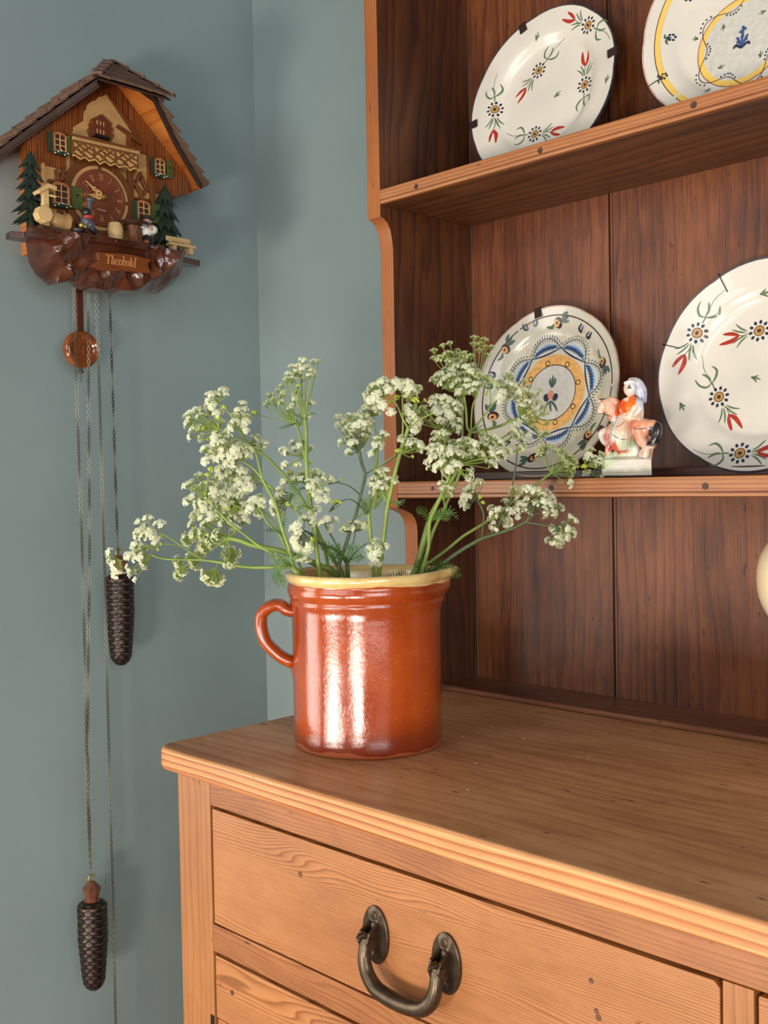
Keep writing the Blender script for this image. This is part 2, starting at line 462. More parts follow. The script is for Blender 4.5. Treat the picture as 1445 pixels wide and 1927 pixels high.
for i in range(5):
    x0, x1 = bx[i], bx[i+1]
    b = MB(); b.box(x0+(0.0014 if i else 0.00002), x1-0.0012, 0.0, 0.014, 0.0005, 1.10)
    b.build('back_board', M_BACK, rack, bevel=0.0006, seg=1)
    if i:   # bead run along the board's edge
        b = MB(); b.tube([(x0+0.0001, 0.0035, 0.001), (x0+0.0001, 0.0035, 1.10)], 0.0010, 8); b.tube([(x0+0.0052, 0.0008, 0.001), (x0+0.0052, 0.0008, 1.10)], 0.0013, 6)
        b.build('bead', M_BEAD, rack, smooth=60)
b = MB(); b.box(0.0, XR, 0.0142, 0.0185, 0.001, 1.10); b.build('back_batten', M_DARK, rack)
def shelf(z, t, y, nails):
    b = MB(); b.box(0.0002, XR-0.0002, y+0.0008, -0.0004, z-t, z)
    s = b.build('shelf', [M_SHELF, M_SHELFEDGE], rack, bevel=0.0008)
    b = MB()
    zt = z; zb = z-t
    # moulded front: flat face with a small bead and quirk along its lower edge
    pr = [(y+0.0008, zt-0.0002), (y+0.0002, zt-0.0010), (y, zt-0.0022), (y, zb+0.0060), (y+0.0012, zb+0.0055), (y+0.0012, zb+0.0048), (y, zb+0.0044), (y-0.0003, zb+0.0030), (y, zb+0.0012), (y+0.0012, zb+0.0002), (y+0.004, zb-0.0001), (y+0.004, zt-0.0002)]
    b.prism([(0.0004, p[0], p[1]) for p in pr], (XR-0.0008, 0, 0))
    e = b.build('shelf_edge', M_SHELFEDGE, s, smooth=35)
    for px, py, r in nails:
        plug('nail_plug', s, at(px, py, 1, y-0.0001), r, d=0.0003)
    return s
shelf(0.6249, 0.0178, -0.1716, ((783, 351, 0.0032), (1016, 283, 0.0034), (1305, 197, 0.0034)))
shelf(0.2700, 0.0205, -0.1502, ((814, 919, 0.0026), (1037, 918, 0.0034), (1327, 915, 0.0036)))
b = MB(); b.box(0.0002, XR-0.0002, -0.17, -0.0004, 1.0, 1.018); b.build('shelf', M_SHELF, rack, bevel=0.001)
M_PRAIL = wood('plate_rail_wood', srgb(84,50,40), srgb(62,36,28), srgb(38,22,16), 'X', (0,0.3,1), rings=200, contrast=0.4, rough=0.4)
board('plate_rail', M_PRAIL, rack, 0.001, XR-0.001, -0.0660, -0.0590, 0.2702, 0.2800, 0.0012)
# base board with rounded nosing
b = MB(); pr = [(-0.001, 0.0006), (-0.001, 0.0062), (-0.072, 0.0062), (-0.0755, 0.0078), (-0.0790, 0.0070), (-0.0805, 0.0045), (-0.0795, 0.0018), (-0.077, 0.0006)]
b.prism([(0.0005, p[0], p[1]) for p in pr], (XR-0.001, 0, 0))
b.build('base_moulding', wood('base_moulding_wood', srgb(150,100,70), srgb(118,70,44), srgb(66,36,22), 'X', (0,1,0.3), rings=90, contrast=0.4, blotch=0.6, rough=0.4, coat=0.2), rack, smooth=40)

# ------------------------------------------------------------------ jug
JC = V((0.1268, -0.3310, 0.0))
jug = empty('jug', (JC.x, JC.y, 0.0004), 'terracotta glazed jug with yellow rim holding white wildflowers on the dresser top', 'jug')
SD = V((0.7112, 0.7027, 0)).normalized()      # spout direction
SA = atan2(SD.y, SD.x)
def jfn(r, h, q):
    d = (q-SA+pi) % (2*pi) - pi
    k = max(0.0, 1-abs(d)/0.42)
    k = k*k*(3-2*k)
    hh = max(0.0, min(1.0, (h-0.138)/0.040))
    lift = 0.0022*k*hh
    r2 = r + 0.0125*k*hh**1.3
    r2 -= 0.0016*hh*max(0.0, 1-abs(abs(d)-0.55)/0.25)      # pinch beside the lip
    w = 0.0004*sin(3*q+1)+0.0003*sin(7*q)
    return r2+w, h + lift + 0.0007*hh*sin(2*q+0.5)
outer = [(0.0, 0.0004), (0.066, 0.0004), (0.0735, 0.0010), (0.0762, 0.0035), (0.0773, 0.008), (0.0772, 0.012), (0.0765, 0.020), (0.0767, 0.04), (0.0769, 0.07), (0.0768, 0.10), (0.0767, 0.125),
         (0.0768, 0.140), (0.0776, 0.1445), (0.0786, 0.1480), (0.0788, 0.1498), (0.0780, 0.1510), (0.0782, 0.1522), (0.0796, 0.1545), (0.0808, 0.1580), (0.0812, 0.1615), (0.0806, 0.1645), (0.0796, 0.1668),
         (0.0800, 0.1690), (0.0818, 0.1705), (0.0830, 0.1725), (0.0834, 0.1750), (0.0830, 0.1775), (0.0815, 0.1792), (0.0795, 0.1795)]
inner = [(0.0776, 0.1785), (0.0764, 0.1760), (0.0752, 0.170), (0.0735, 0.160), (0.0720, 0.14), (0.0715, 0.10), (0.0712, 0.05), (0.0700, 0.012), (0.060, 0.0075), (0.0, 0.0065)]
def dense(p, s=0.004):
    out = [p[0]]
    for a, c in zip(p, p[1:]):
        n = max(1, int(sqrt((a[0]-c[0])**2+(a[1]-c[1])**2)/s))
        for k in range(1, n+1): out.append((a[0]+(c[0]-a[0])*k/n, a[1]+(c[1]-a[1])*k/n))
    return out
def glaze_mat():
    m, nt, b = newmat('terracotta_glaze')
    N = nt.nodes.new; L = nt.links.new
    tc = N('ShaderNodeTexCoord'); sep = N('ShaderNodeSeparateXYZ'); L(tc.outputs['Object'], sep.inputs[0])
    def noise(scale, detail=4, sc=(1,1,1), r=0.55):
        mp = N('ShaderNodeMapping'); mp.inputs['Scale'].default_value = sc; L(tc.outputs['Object'], mp.inputs[0])
        n = N('ShaderNodeTexNoise'); n.inputs['Scale'].default_value = scale; n.inputs['Detail'].default_value = detail; n.inputs['Roughness'].default_value = r
        L(mp.outputs[0], n.inputs['Vector']); return n.outputs['Fac']
    def rng(x, a, c, lo=0.0, hi=1.0):
        n = N('ShaderNodeMapRange'); n.inputs[1].default_value = a; n.inputs[2].default_value = c; n.inputs[3].default_value = lo; n.inputs[4].default_value = hi
        L(x, n.inputs[0]); return n.outputs[0]
    def mix(f, a, c):
        n = N('ShaderNodeMix'); n.data_type = 'RGBA'; L(f, n.inputs['Factor'])
        for x, i in ((a, 'A'), (c, 'B')):
            if isinstance(x, tuple): n.inputs[i].default_value = x
            else: L(x, n.inputs[i])
        return n.outputs['Result']
    def add(a, c, k=1.0):
        n = N('ShaderNodeMath'); n.operation = 'MULTIPLY_ADD'; L(c, n.inputs[0]); n.inputs[1].default_value = k; L(a, n.inputs[2]); return n.outputs[0]
    body = mix(rng(noise(16, 5), 0.35, 0.7), srgb(176,74,20), srgb(146,52,13))
    body = mix(rng(noise(420, 3, (1,1,0.7)), 0.60, 0.72, 0, 0.35), body, srgb(214,120,60))
    zz = add(sep.outputs['Z'], noise(9, 3), 0.03)
    body = mix(rng(zz, 0.045, 0.018), body, srgb(120,38,20))            # glaze colour darkens towards the foot
    foot = add(sep.outputs['Z'], noise(22, 3), 0.016)
    footm = rng(foot, 0.0150, 0.0140)
    body = mix(footm, body, srgb(176,92,52))
    # yellow slip: rim band with a wavy lower edge and the whole inside
    geo = N('ShaderNodeVectorMath'); geo.operation = 'LENGTH'
    cmb = N('ShaderNodeCombineXYZ'); L(sep.outputs['X'], cmb.inputs[0]); L(sep.outputs['Y'], cmb.inputs[1]); L(cmb.outputs[0], geo.inputs[0])
    rim = add(sep.outputs['Z'], noise(17, 2), 0.010)
    rimm = rng(rim, 0.1722, 0.1730)
    ins = rng(geo.outputs['Value'], 0.0757, 0.0752)
    top = rng(sep.outputs['Z'], 0.0055, 0.0065)
    mul = N('ShaderNodeMath'); mul.operation = 'MULTIPLY'; L(ins, mul.inputs[0]); L(top, mul.inputs[1])
    mx = N('ShaderNodeMath'); mx.operation = 'MAXIMUM'; L(rimm, mx.inputs[0]); L(mul.outputs[0], mx.inputs[1])
    yel = mix(rng(noise(60, 5), 0.4, 0.75), srgb(232,200,132), srgb(206,160,90))
    col = mix(mx.outputs[0], body, yel)
    col = mix(rng(noise(230, 3), 0.70, 0.75, 0, 0.5), col, srgb(120,66,36))
    L(col, b.inputs['Base Color'])
    rr = rng(footm, 0, 1, 0.16, 0.6)
    L(rr, b.inputs['Roughness'])
    b.inputs['Coat Weight'].default_value = 1.0; L(rng(noise(260, 5, (1,1,0.8), 0.8), 0.50, 0.58, 0.02, 0.22), b.inputs['Coat Roughness']); b.inputs['Coat IOR'].default_value = 1.6
    b.inputs['Specular IOR Level'].default_value = 0.35
    h = add(noise(26, 2, (1,1,0.35)), noise(300, 4, (1,1,0.8), 0.75), 0.13)
    bp = N('ShaderNodeBump'); bp.inputs['Strength'].default_value = 0.6; bp.inputs['Distance'].default_value = 0.0022
    L(h, bp.inputs['Height']); L(bp.outputs[0], b.inputs['Normal']); L(bp.outputs[0], b.inputs['Coat Normal'])
    return m
M_GLAZE = glaze_mat()
b = MB(); b.lathe(dense(outer)+dense(inner), JC, 112, 'z', jfn)
b.build('jug_body', M_GLAZE, jug, smooth=60, weld=True)
hc = [(553,1150),(540,1147),(526,1138),(508,1142),(494,1154),(491,1172),(494,1192),(501,1209),(514,1223),(530,1236),(546,1244),(555,1252),(556,1268),(558,1284)]
hp = [atd(x, y, 1.0915) for x, y in hc]
hp = smooth_path(hp, 4)
n = len(hp)
rad = []
for i in range(n):
    t = i/(n-1)
    w_ = 0.0160 if t < 0.12 else 0.0138
    w_ *= (1 if t < 0.78 else max(0.25, 1-(t-0.78)/0.22*0.8))
    th = 0.0068 if t < 0.80 else 0.0068*(1-(t-0.8)/0.2*0.7)
    rad.append((w_, th))
b = MB(); b.tube(hp, rad, 18, flat=FW)
b.build('jug_handle', M_GLAZE, jug, smooth=70)

# ------------------------------------------------------------------ cream vase at the right edge
vz = MB()
vp = [(0.0, 0.0004), (0.040, 0.0004), (0.042, 0.003), (0.034, 0.010), (0.016, 0.022), (0.012, 0.045), (0.014, 0.085), (0.026, 0.108), (0.050, 0.126), (0.066, 0.150), (0.070, 0.174), (0.066, 0.196), (0.052, 0.216), (0.036, 0.224), (0.034, 0.228), (0.031, 0.228), (0.033, 0.220), (0.048, 0.212), (0.062, 0.194), (0.066, 0.174), (0.062, 0.152), (0.046, 0.130), (0, 0.118)]
VC = at(1430, 1075, 1, -0.17) + V((0.7112, 0.7027, 0))*0.0705
VC.z = 0
vq = [(max(p.x, 0), p.y) for p in smooth_path([V((a, c, 0)) for a, c in vp], 3)]
vz.lathe(vq, VC, 64)
ov = vz.build('goblet', plain('cream_glaze', srgb(238,216,176), 0.25, coat=0.6), None, smooth=60, weld=True)
tag(ov, 'rounded plain cream pottery goblet cut by the right edge, on the dresser top', 'goblet')
# ------------------------------------------------------------------ painted plates
M_CREAM = plain('tin_glaze', srgb(222,213,198), 0.22, coat=0.55, noise=0.10, nscale=14, bump=0.12, bscale=60)
M_CREAM2 = plain('tin_glaze_grey', srgb(208,200,180), 0.22, coat=0.55, noise=0.10, nscale=14, bump=0.12, bscale=60)
M_RIMD = plain('rim_slate', srgb(62,62,70), 0.35, coat=0.3, noise=0.5, nscale=120)
M_RIMP = plain('rim_bare', srgb(196,168,150), 0.6, noise=0.25, nscale=90)
PC = {'navy': plain('paint_navy', srgb(38,44,64), 0.3, coat=0.4), 'blue': plain('paint_blue', srgb(66,90,134), 0.3, coat=0.4, noise=0.4, nscale=300),
      'lblue': plain('paint_pale_blue', srgb(150,180,204), 0.3, coat=0.4), 'ochre': plain('paint_ochre', srgb(190,140,72), 0.3, coat=0.4, noise=0.2, nscale=300),
      'orange': plain('paint_orange', srgb(230,172,100), 0.3, coat=0.4, noise=0.25, nscale=200), 'red': plain('paint_red', srgb(178,52,32), 0.3, coat=0.4, noise=0.35, nscale=260),
      'green': plain('paint_green', srgb(96,118,84), 0.3, coat=0.4, noise=0.25, nscale=300), 'dgreen': plain('paint_dark_green', srgb(70,92,80), 0.3, coat=0.4),
      'brown': plain('paint_brown', srgb(64,34,28), 0.35, coat=0.3), 'yellow': plain('paint_yellow', srgb(236,196,96), 0.3, coat=0.4),
      'white': plain('paint_white', srgb(206,200,188), 0.3, coat=0.3, noise=0.12, nscale=160, bump=0.3, bscale=300), 'pink': plain('paint_pink', srgb(214,140,116), 0.3)}
M_CLIP = plain('hanger_clip', srgb(62,44,38), 0.5, 0.4, noise=0.3, nscale=200)
M_CRAZE = plain('craze_line', srgb(150,132,110), 0.5)

class Plate:
    def __init__(s, R, cx, cz, ybot, lean, label, group=None, scallop=(11, 0.010), body=None, rim=None, name='plate', zbot=None, well=0.60):
        s.R = R; s.well = well
        loc = (cx, ybot, zbot)
        s.e = empty(name, loc, label, 'plate', group, rot=(-lean, 0, 0))
        s.M = Matrix.Translation(V(loc)) @ Matrix.Rotation(-lean, 4, 'X')
        s.Mi = s.M.inverted()
        b = MB(); n = 96; fr = [0, .2, .4, .5, well, well+.03, well+.06, well+.10, well+.15, .83, .90, .95, .985, 1.0]
        sc = lambda q: 1 + scallop[1]*(abs(sin(q*scallop[0]/2))**0.7 - 0.6) + 0.004*sin(q*3+R*40)
        s.sc = sc
        top = []; V0 = len(b.v)
        rings = [(f, 0) for f in fr] + [(1.004, 1), (0.985, 2), (.83, 2), (.62, 2), (0.58, 3), (0.0, 3)]
        for f, side in rings:
            for k in range(n):
                q = 2*pi*k/n; k2 = (sc(q) if f > .8 else 1+(sc(q)-1)*max(0, (f-.6)/.2))
                r = f*R*k2
                y = s.prof(min(f, 1.0))
                if side == 1: y += 0.0022
                if side == 2: y += 0.0044
                if side == 3: y += 0.0075
                b.v.append(V((r*cos(q), y, R + r*sin(q))))
        for i in range(len(rings)-1):
            for k in range(n):
                b.f.append([V0+i*n+k, V0+(i+1)*n+k, V0+(i+1)*n+(k+1)%n, V0+i*n+(k+1)%n])
                b.m.append(1 if i >= len(fr)-2 else 0)
        s.body = b.build('plate_body', [body or M_CREAM, rim or M_RIMD], s.e, smooth=60, weld=True)
        s.paint = None; s.pk = {}
    def prof(s, f):       # depth of the front surface, negative = towards the viewer
        w = s.well
        if f < w: return -0.0006*(f/w)**2
        if f < w+.15:
            t = (f-w)/.15; t = t*t*(3-2*t)
            return -0.0006-0.0075*t*s.R/.1
        return -0.0006-0.0075*s.R/.1 - 0.0045*s.R/.1*(f-w-.15)/(1-w-.15)
    def loc(s, px, py):   # photo pixel -> plate plane (x, z) from centre
        o = s.Mi @ CAM; d = (s.Mi.to_3x3()) @ (FW + RT*((px-IW/2)/F_PX) + UP*((IH/2-py)/F_PX))
        y = -0.006
        for _ in range(4):
            t = (y-o.y)/d.y; p = o + d*t
            y = s.prof(min(1, sqrt(p.x**2+(p.z-s.R)**2)/s.R))
        return (p.x, p.z-s.R)
    def surf(s, x, z, h=0.00025):
        f = min(1.0, sqrt(x*x+z*z)/s.R)
        return V((x, s.prof(f)-h, s.R+z))
    def begin(s, name):
        s.end(); s.paint = MB(); s.pn = name; s.pk = {}
    def end(s):
        if s.paint and s.paint.v:
            s.paint.build(s.pn, [PC[c] for c in s.pk], s.body)
        s.paint = None
    def mbm(s, c):
        s.pk.setdefault(c, len(s.pk)); s.paint.k = s.pk[c]
        return s.paint
    def stroke(s, pts, w, c, taper=0.8, h=0.00025, n=5):
        P = smooth_path([V((a, 0, d)) for a, d in pts], n) if len(pts) > 2 else [V((a, 0, d)) for a, d in pts]
        if len(P) == 2: P = [P[0].lerp(P[1], t/4) for t in range(5)]
        b = s.mbm(c); B = len(b.v); N = len(P)
        for i, p in enumerate(P):
            t = (P[min(i+1, N-1)]-P[max(i-1, 0)]).normalized(); nn = V((-t.z, 0, t.x))
            u = i/(N-1); ww = w*(1-taper*(abs(2*u-1)**2))*0.5
            for q in (p+nn*ww, p-nn*ww): b.v.append(s.surf(q.x, q.z, h))
        for i in range(N-1):
            b.f.append([B+2*i, B+2*i+2, B+2*i+3, B+2*i+1]); b.m.append(b.k)
    def dot(s, x, z, rx, rz, c, rot=0.0, h=0.00028, n=12):
        b = s.mbm(c); B = len(b.v); b.v.append(s.surf(x, z, h))
        for k in range(n):
            q = -2*pi*k/n; a, d = rx*cos(q), rz*sin(q)
            b.v.append(s.surf(x+a*cos(rot)-d*sin(rot), z+a*sin(rot)+d*cos(rot), h))
        for k in range(n): b.f.append([B, B+1+k, B+1+(k+1)%n]); b.m.append(b.k)
    def ring(s, x, z, r0, r1, c, a0=0, a1=2*pi, n=72, h=0.00025, sub=3):
        b = s.mbm(c); B = len(b.v)
        for i in range(n+1):
            q = a0+(a1-a0)*i/n
            for k in range(sub+1):
                r = r0+(r1-r0)*k/sub
                b.v.append(s.surf(x+r*cos(q), z+r*sin(q), h))
        for i in range(n):
            for k in range(sub):
                a = B+i*(sub+1)+k; b.f.append([a, a+1, a+sub+2, a+sub+1]); b.m.append(b.k)
    def clip_(s, ang, w=0.010, d=0.010, wire=False):
        b = MB(); ca, sa = cos(ang), sin(ang)
        r1 = s.R*s.sc(ang)
        T = V((-sa, 0, ca)); Rr = V((ca, 0, sa)); O = V((0, 0, s.R))
        y1 = s.prof(1.0)
        if wire:
            b.tube([O+Rr*(r1+0.003)+V((0, y1+0.004, 0)), O+Rr*(r1+0.0025)+V((0, y1-0.001, 0)), O+Rr*(r1-d*0.5)+V((0, s.prof(.93)-0.001, 0)), O+Rr*(r1-d)+V((0, s.prof(1-d/s.R)-0.0008, 0))], 0.0005, 6)
            b.build('hanger_wire', M_CLIP, s.e, smooth=60)
        else:
            q = [O+Rr*(r1+0.0012)+T*w/2, O+Rr*(r1+0.0012)-T*w/2, O+Rr*(r1-d)-T*w/2, O+Rr*(r1-d)+T*w/2]
            q = [p+V((0, y1-0.0005, 0)) for p in q]
            b.prism(q, (0, 0.0012, 0)); b.prism([q[0], q[1], q[1]+V((0, .006, 0)), q[0]+V((0, .006, 0))], Rr*0.0012)
            b.build('hanger_clip', M_CLIP, s.e)
    def finish(s): s.end()

def rotp(pts, ang, sc, x, z):
    ca, sa = cos(ang), sin(ang)
    return [(x+(a*ca-d*sa)*sc, z+(a*sa+d*ca)*sc) for a, d in pts]
def spray(P, c, t, k=1.0, tulip=True, curl=True):
    """daisy at c with its tulip at t and curled leaves on the far side"""
    P.begin('painted_flower'); x, z = c; ang = atan2(t[1]-z, t[0]-x)
    L = sqrt((t[0]-x)**2+(t[1]-z)**2); S = 0.0062*k
    for i in range(10):
        q = 2*pi*i/10+0.2; r = S*(1.55)
        P.dot(x+r*cos(q), z+r*sin(q), S*.36, S*.27, 'navy', rot=q)
    P.dot(x, z, S*1.0, S*0.85, 'ochre', rot=ang)
    P.ring(x, z, S*.82, S*.95, 'brown', n=24, sub=1, h=0.0003)
    P.dot(x, z, S*.36, S*.30, 'navy', rot=ang, h=0.0004)
    A = lambda pts: rotp(pts, ang, S, x, z)
    l = L/S
    for sgn in (-1, 1):
        P.stroke(A([(2.1, sgn*.45), (3.2, sgn*1.1), (4.2, sgn*2.2)]), S*.32, 'green')
        P.stroke(A([(2.3, sgn*.2), (3.6, sgn*.6), (4.9, sgn*1.3)]), S*.32, 'green')
    P.stroke(A([(2.0, 0), ((2+l-1.9)/2, .25), (l-1.5, 0)]), S*.16, 'green', taper=.2)
    if tulip:
        P.stroke(A([(l-1.7, 0), (l-.3, .75), (l+2.0, .95)]), S*.80, 'red', .85)
        P.stroke(A([(l-1.7, 0), (l-.3, -.55), (l+1.3, -.8)]), S*.68, 'red', .85)
    if curl:
        P.stroke(A([(-1.9, 0), (-2.8, .1), (-3.3, -.1)]), S*.25, 'green', .2)
        P.stroke(A([(-3.0, .1), (-3.6, 1.2), (-4.6, 1.9), (-5.8, 1.5)]), S*.45, 'green')
        P.stroke(A([(-3.0, 0), (-2.9, -1.1), (-3.9, -2.0), (-5.2, -2.1)]), S*.40, 'green')
        P.stroke(A([(-3.2, 0), (-4.4, .0), (-5.6, -.7)]), S*.45, 'green')
        P.stroke(A([(-4.6, .0), (-6.5, .1), (-8.6, 1.0)]), S*.13, 'green', .5)
def sprig(P, c, ang, k=1.0):
    P.begin('painted_sprig'); x, z = c
    for d, l in ((-0.45, 1.0), (0, 1.25), (0.42, .9)):
        P.stroke([(x, z), (x+cos(ang+d*.6)*.004*k*l, z+sin(ang+d*.6)*.004*k*l), (x+cos(ang+d)*.0085*k*l, z+sin(ang+d)*.0085*k*l)], .0018*k, 'green')
def px(x0, y0, s): return lambda x, y: (x0+x/s, y0+y/s)
LEAN = 0.20
# top left plate
P1 = Plate(0.1035, 0.1565, 0, -0.066, LEAN, 'oval-looking cream plate with red tulip sprays and slate rim, upper shelf, left', zbot=0.6252, scallop=(7, 0.016))
g = px(870, 0, 4.516)
for c, t, cu in (((1068,215),(915,150),1), ((650,600),(500,800),1), ((1040,720),(1050,500),1), ((275,930),(258,1160),1)):
    spray(P1, P1.loc(*g(*c)), P1.loc(*g(*t)), 0.86, curl=cu)
spray(P1, P1.loc(*g(615,1140)), P1.loc(*g(800,1120)), 0.86)
for c, a in (((625,350), 1.2), ((780,830), 0.6), ((1215,710), 1.3)): sprig(P1, P1.loc(*g(*c)), a)
for a in (1.95, 0.18, 3.30): P1.clip_(a)
P1.finish()
# mid left plate
P2 = Plate(0.1055, 0.147, 0, -0.054, 0.19, 'cream plate with blue feathered rosette and orange ring behind the flowers, middle shelf', zbot=0.2702, scallop=(6, 0.012), body=M_CREAM2, rim=M_RIMP, well=0.68)
P2.begin('painted_rim_line'); P2.ring(0, 0, .0940, .0956, 'brown', n=120, sub=1)
cx_, cz_ = P2.loc(1038, 739)
P2.begin('painted_rosette'); P2.dot(cx_, cz_, .0345, .0345, 'white', n=40)
P2.ring(cx_, cz_, .0345, .0475, 'orange', sub=3)
P2.ring(cx_, cz_, .0338, .0350, 'brown', sub=1, h=.0003)
for i in range(8):
    q = radians(82-45*i)+0.4
    P2.ring(cx_+.0385*cos(q), cz_+.0385*sin(q), .0022, .0034, 'brown', n=20, sub=1, h=.0004)
    P2.dot(cx_+.0385*cos(q), cz_+.0385*sin(q), .0022, .0022, 'yellow', h=.00035)
RN = .0555
for i in range(8):
    a0, a1 = radians(82-45*i), radians(82-45*(i+1))
    pl = lambda r, t: (cx_+r*cos(a0+(a1-a0)*t), cz_+r*sin(a0+(a1-a0)*t))
    # white ground of the lobe
    b = P2.mbm('white'); B = len(b.v); m = 12
    for k in range(m+1):
        t = k/m
        for rr in (RN-.004*sin(pi*t)-.001, RN+.0135*sin(pi*t)):
            x, z = pl(rr, t); b.v.append(P2.surf(x, z, .0003))
    for k in range(m): b.f.append([B+2*k, B+2*k+1, B+2*k+3, B+2*k+2]); b.m.append(b.k)
    P2.stroke([pl(RN, 0), pl(RN+.0110, .25), pl(RN+.0150, .5), pl(RN+.0110, .75), pl(RN, 1)], .0010, 'navy', .1, h=.00045)
    P2.stroke([pl(RN, 0), pl(RN-.0050, .3), pl(RN-.0055, .6), pl(RN, 1)], .0022, 'navy', .6, h=.0004)
    P2.stroke([pl(RN-.0005, .05), pl(RN+.0030, .35), pl(RN+.0030, .65), pl(RN, .94)], .0078, 'lblue', .9, h=.00041)
    for k in range(8):
        t = .16+.085*k
        P2.stroke([pl(RN-.0015, t-.05), pl(RN+.0020, t+.02), pl(RN+.0052-.0005*abs(k-3), t+.10)], .0030, 'blue', .8, h=.00044)
    P2.stroke([pl(RN, .06), pl(RN+.0012, .4), pl(RN+.0012, .7), pl(RN, .95)], .0014, 'navy', .6, h=.0005)
    for k in range(15):
        t = (k+.5)/15; rb = RN+.0150*sin(pi*t)**.8
        P2.stroke([pl(rb+.0012, t), pl(rb+.0052, t+.012)], .0013, 'dgreen' if i % 2 else 'green', .5, h=.0004)
        P2.stroke([pl(rb-.0012, t), pl(rb-.0042, t+.01)], .0009, 'dgreen', .5, h=.00045)
    q = a0
    z0 = [(RN+.010, 0), (RN+.013, .05), (RN+.0145, -.04), (RN+.0175, .03), (RN+.019, -.02)]
    P2.stroke([(cx_+r*cos(q+d), cz_+r*sin(q+d)) for r, d in z0], .0011, 'orange', .3, n=1)
# central bud
P2.dot(cx_-.001, cz_-.003, .0050, .0062, 'pink', h=.0004)
P2.dot(cx_-.007, cz_-.006, .0042, .0052, 'navy', h=.0004, rot=.4); P2.dot(cx_+.006, cz_-.006, .0040, .0050, 'navy', h=.0004, rot=-.4)
for d in (-.6, 0, .6): P2.stroke([(cx_, cz_+.006), (cx_+d*.006, cz_+.013), (cx_+d*.005, cz_+.022-abs(d)*.006)], .0034, 'dgreen', .8, h=.0004)
for d in (-.8, 0, .8): P2.stroke([(cx_, cz_-.010), (cx_+d*.008, cz_-.016), (cx_+d*.012+.002, cz_-.024)], .0034, 'dgreen', .8, h=.0004)
g = px(880, 550, 4.817)
def pansy(P, c, ang, k=1.0):
    P.begin('painted_pansy'); x, z = c; S = .0056*k
    P.dot(x, z, S*1.15, S*1.25, 'brown', rot=ang)
    P.dot(x-S*.35*cos(ang), z-S*.35*sin(ang), S*.80, S*.85, 'orange', rot=ang, h=.00035)
    P.dot(x-S*.35*cos(ang), z-S*.35*sin(ang), S*.34, S*.34, 'brown', h=.0004)
    A = lambda pts: rotp(pts, ang, S, x, z)
    for d in (-.6, .1, .8): P.stroke(A([(1.1, .1), (1.9, .5+d), (3.1, .4+d*1.5)]), S*.85, 'dgreen', .75)
    P.stroke(A([(-1.2, 0), (-2.0, -.6), (-3.4, -.3)]), S*.7, 'green', .8)
for c, a in (((820,275), .1), ((345,515), .8), ((225,1120), 1.7), ((585,1500), 3.2), ((1085,1300), 4.0), ((1220,640), 5.0)):
    pansy(P2, P2.loc(*g(*c)), a, .95)
def budpair(P, c, ang):
    P.begin('painted_buds'); x, z = c; A = lambda pts: rotp(pts, ang, .0048, x, z)
    for s in (-1, 1):
        P.stroke(A([(s*.9, -.8), (s*2.0, -.3), (s*2.0, 1.2)]), .0034, 'navy', .7)
        P.stroke(A([(s*.9, -.8), (s*1.1, .2), (s*1.4, 1.0)]), .0026, 'blue', .7)
    P.stroke(A([(-.7, 1.8), (-.2, -.3), (.3, .4), (.7, -.6)]), .0012, 'orange', .2, n=1)
for c, a in (((570,300), -.3+.6), ((1060,360), -.7), ((215,800), 1.4), ((395,1390), 2.8)): budpair(P2, P2.loc(*g(*c)), a)
P2.clip_(1.76, 0.010, 0.010); P2.clip_(5.75, 0.008, 0.008)
P2.finish()
# right plate
P3 = Plate(0.1135, 0.4165, 0, -0.054, 0.19, 'large cream plate with red tulip sprays beside the horse figurine, middle shelf', zbot=0.2702, scallop=(9, 0.012))
g = px(1220, 500, 4.818)
for c, t in (((440,610),(285,880)), ((1005,590),(740,650)), ((640,1190),(765,1420)), ((830,1700),(1075,1690))):
    spray(P3, P3.loc(*g(*c)), P3.loc(*g(*t)), 0.98)
for (x, z, a) in ((.055, .075, 2.5), (.08, -.02, 4.2), (.045, .01, 5.2)): spray(P3, (x, z), (x+.03*cos(a), z+.03*sin(a)), .98)
for c, a in (((1010,260), .1), ((930,1010), -.3), ((285,1240), -1.0)): sprig(P3, P3.loc(*g(*c)), a, 1.1)
P3.clip_(2.03, wire=True, d=.020); P3.clip_(2.86, wire=True, d=.018)
P3.finish()
# top right plate
P4 = Plate(0.1185, 0.413, 0, -0.066, LEAN, 'cream plate with yellow banded rim and yellow central medallion, upper shelf, right', zbot=0.6252, scallop=(8, 0.014), rim=M_RIMP, well=.66)
P4.begin('painted_rim_line'); P4.ring(0, 0, .0992, .1050, 'yellow', n=110, sub=2); P4.ring(0, 0, .1050, .1059, 'brown', n=110, sub=1)
g = px(1190, 0, 5.667)
cc = P4.loc(*g(1170, 430)); x, z = cc
P4.begin('painted_medallion'); P4.dot(x, z, .0430, .0430, 'white', n=40, h=.0002)
P4.ring(x, z, .0425, .0475, 'yellow', h=.0003); P4.ring(x, z, .0475, .0487, 'orange', h=.0003, sub=1); P4.ring(x, z, .0487, .0493, 'brown', h=.0003, sub=1)
pts = [(x+(.0460+.0075*cos(5*q))*cos(q), z+(.0460+.0075*cos(5*q))*sin(q)) for q in [2*pi*i/60 for i in range(61)]]
P4.stroke(pts, .0008, 'brown', 0, h=.0004, n=2)
for i in range(75):
    q = 2*pi*i/75; cs = cos(5*q)
    if abs(cs) < .35: continue
    r = .0460+(.0075+.0022)*cs*(1.0) + (.0015 if cs > 0 else -.0015)
    P4.dot(x+r*cos(q), z+r*sin(q), .0011, .0011, 'navy', n=7, h=.0004)
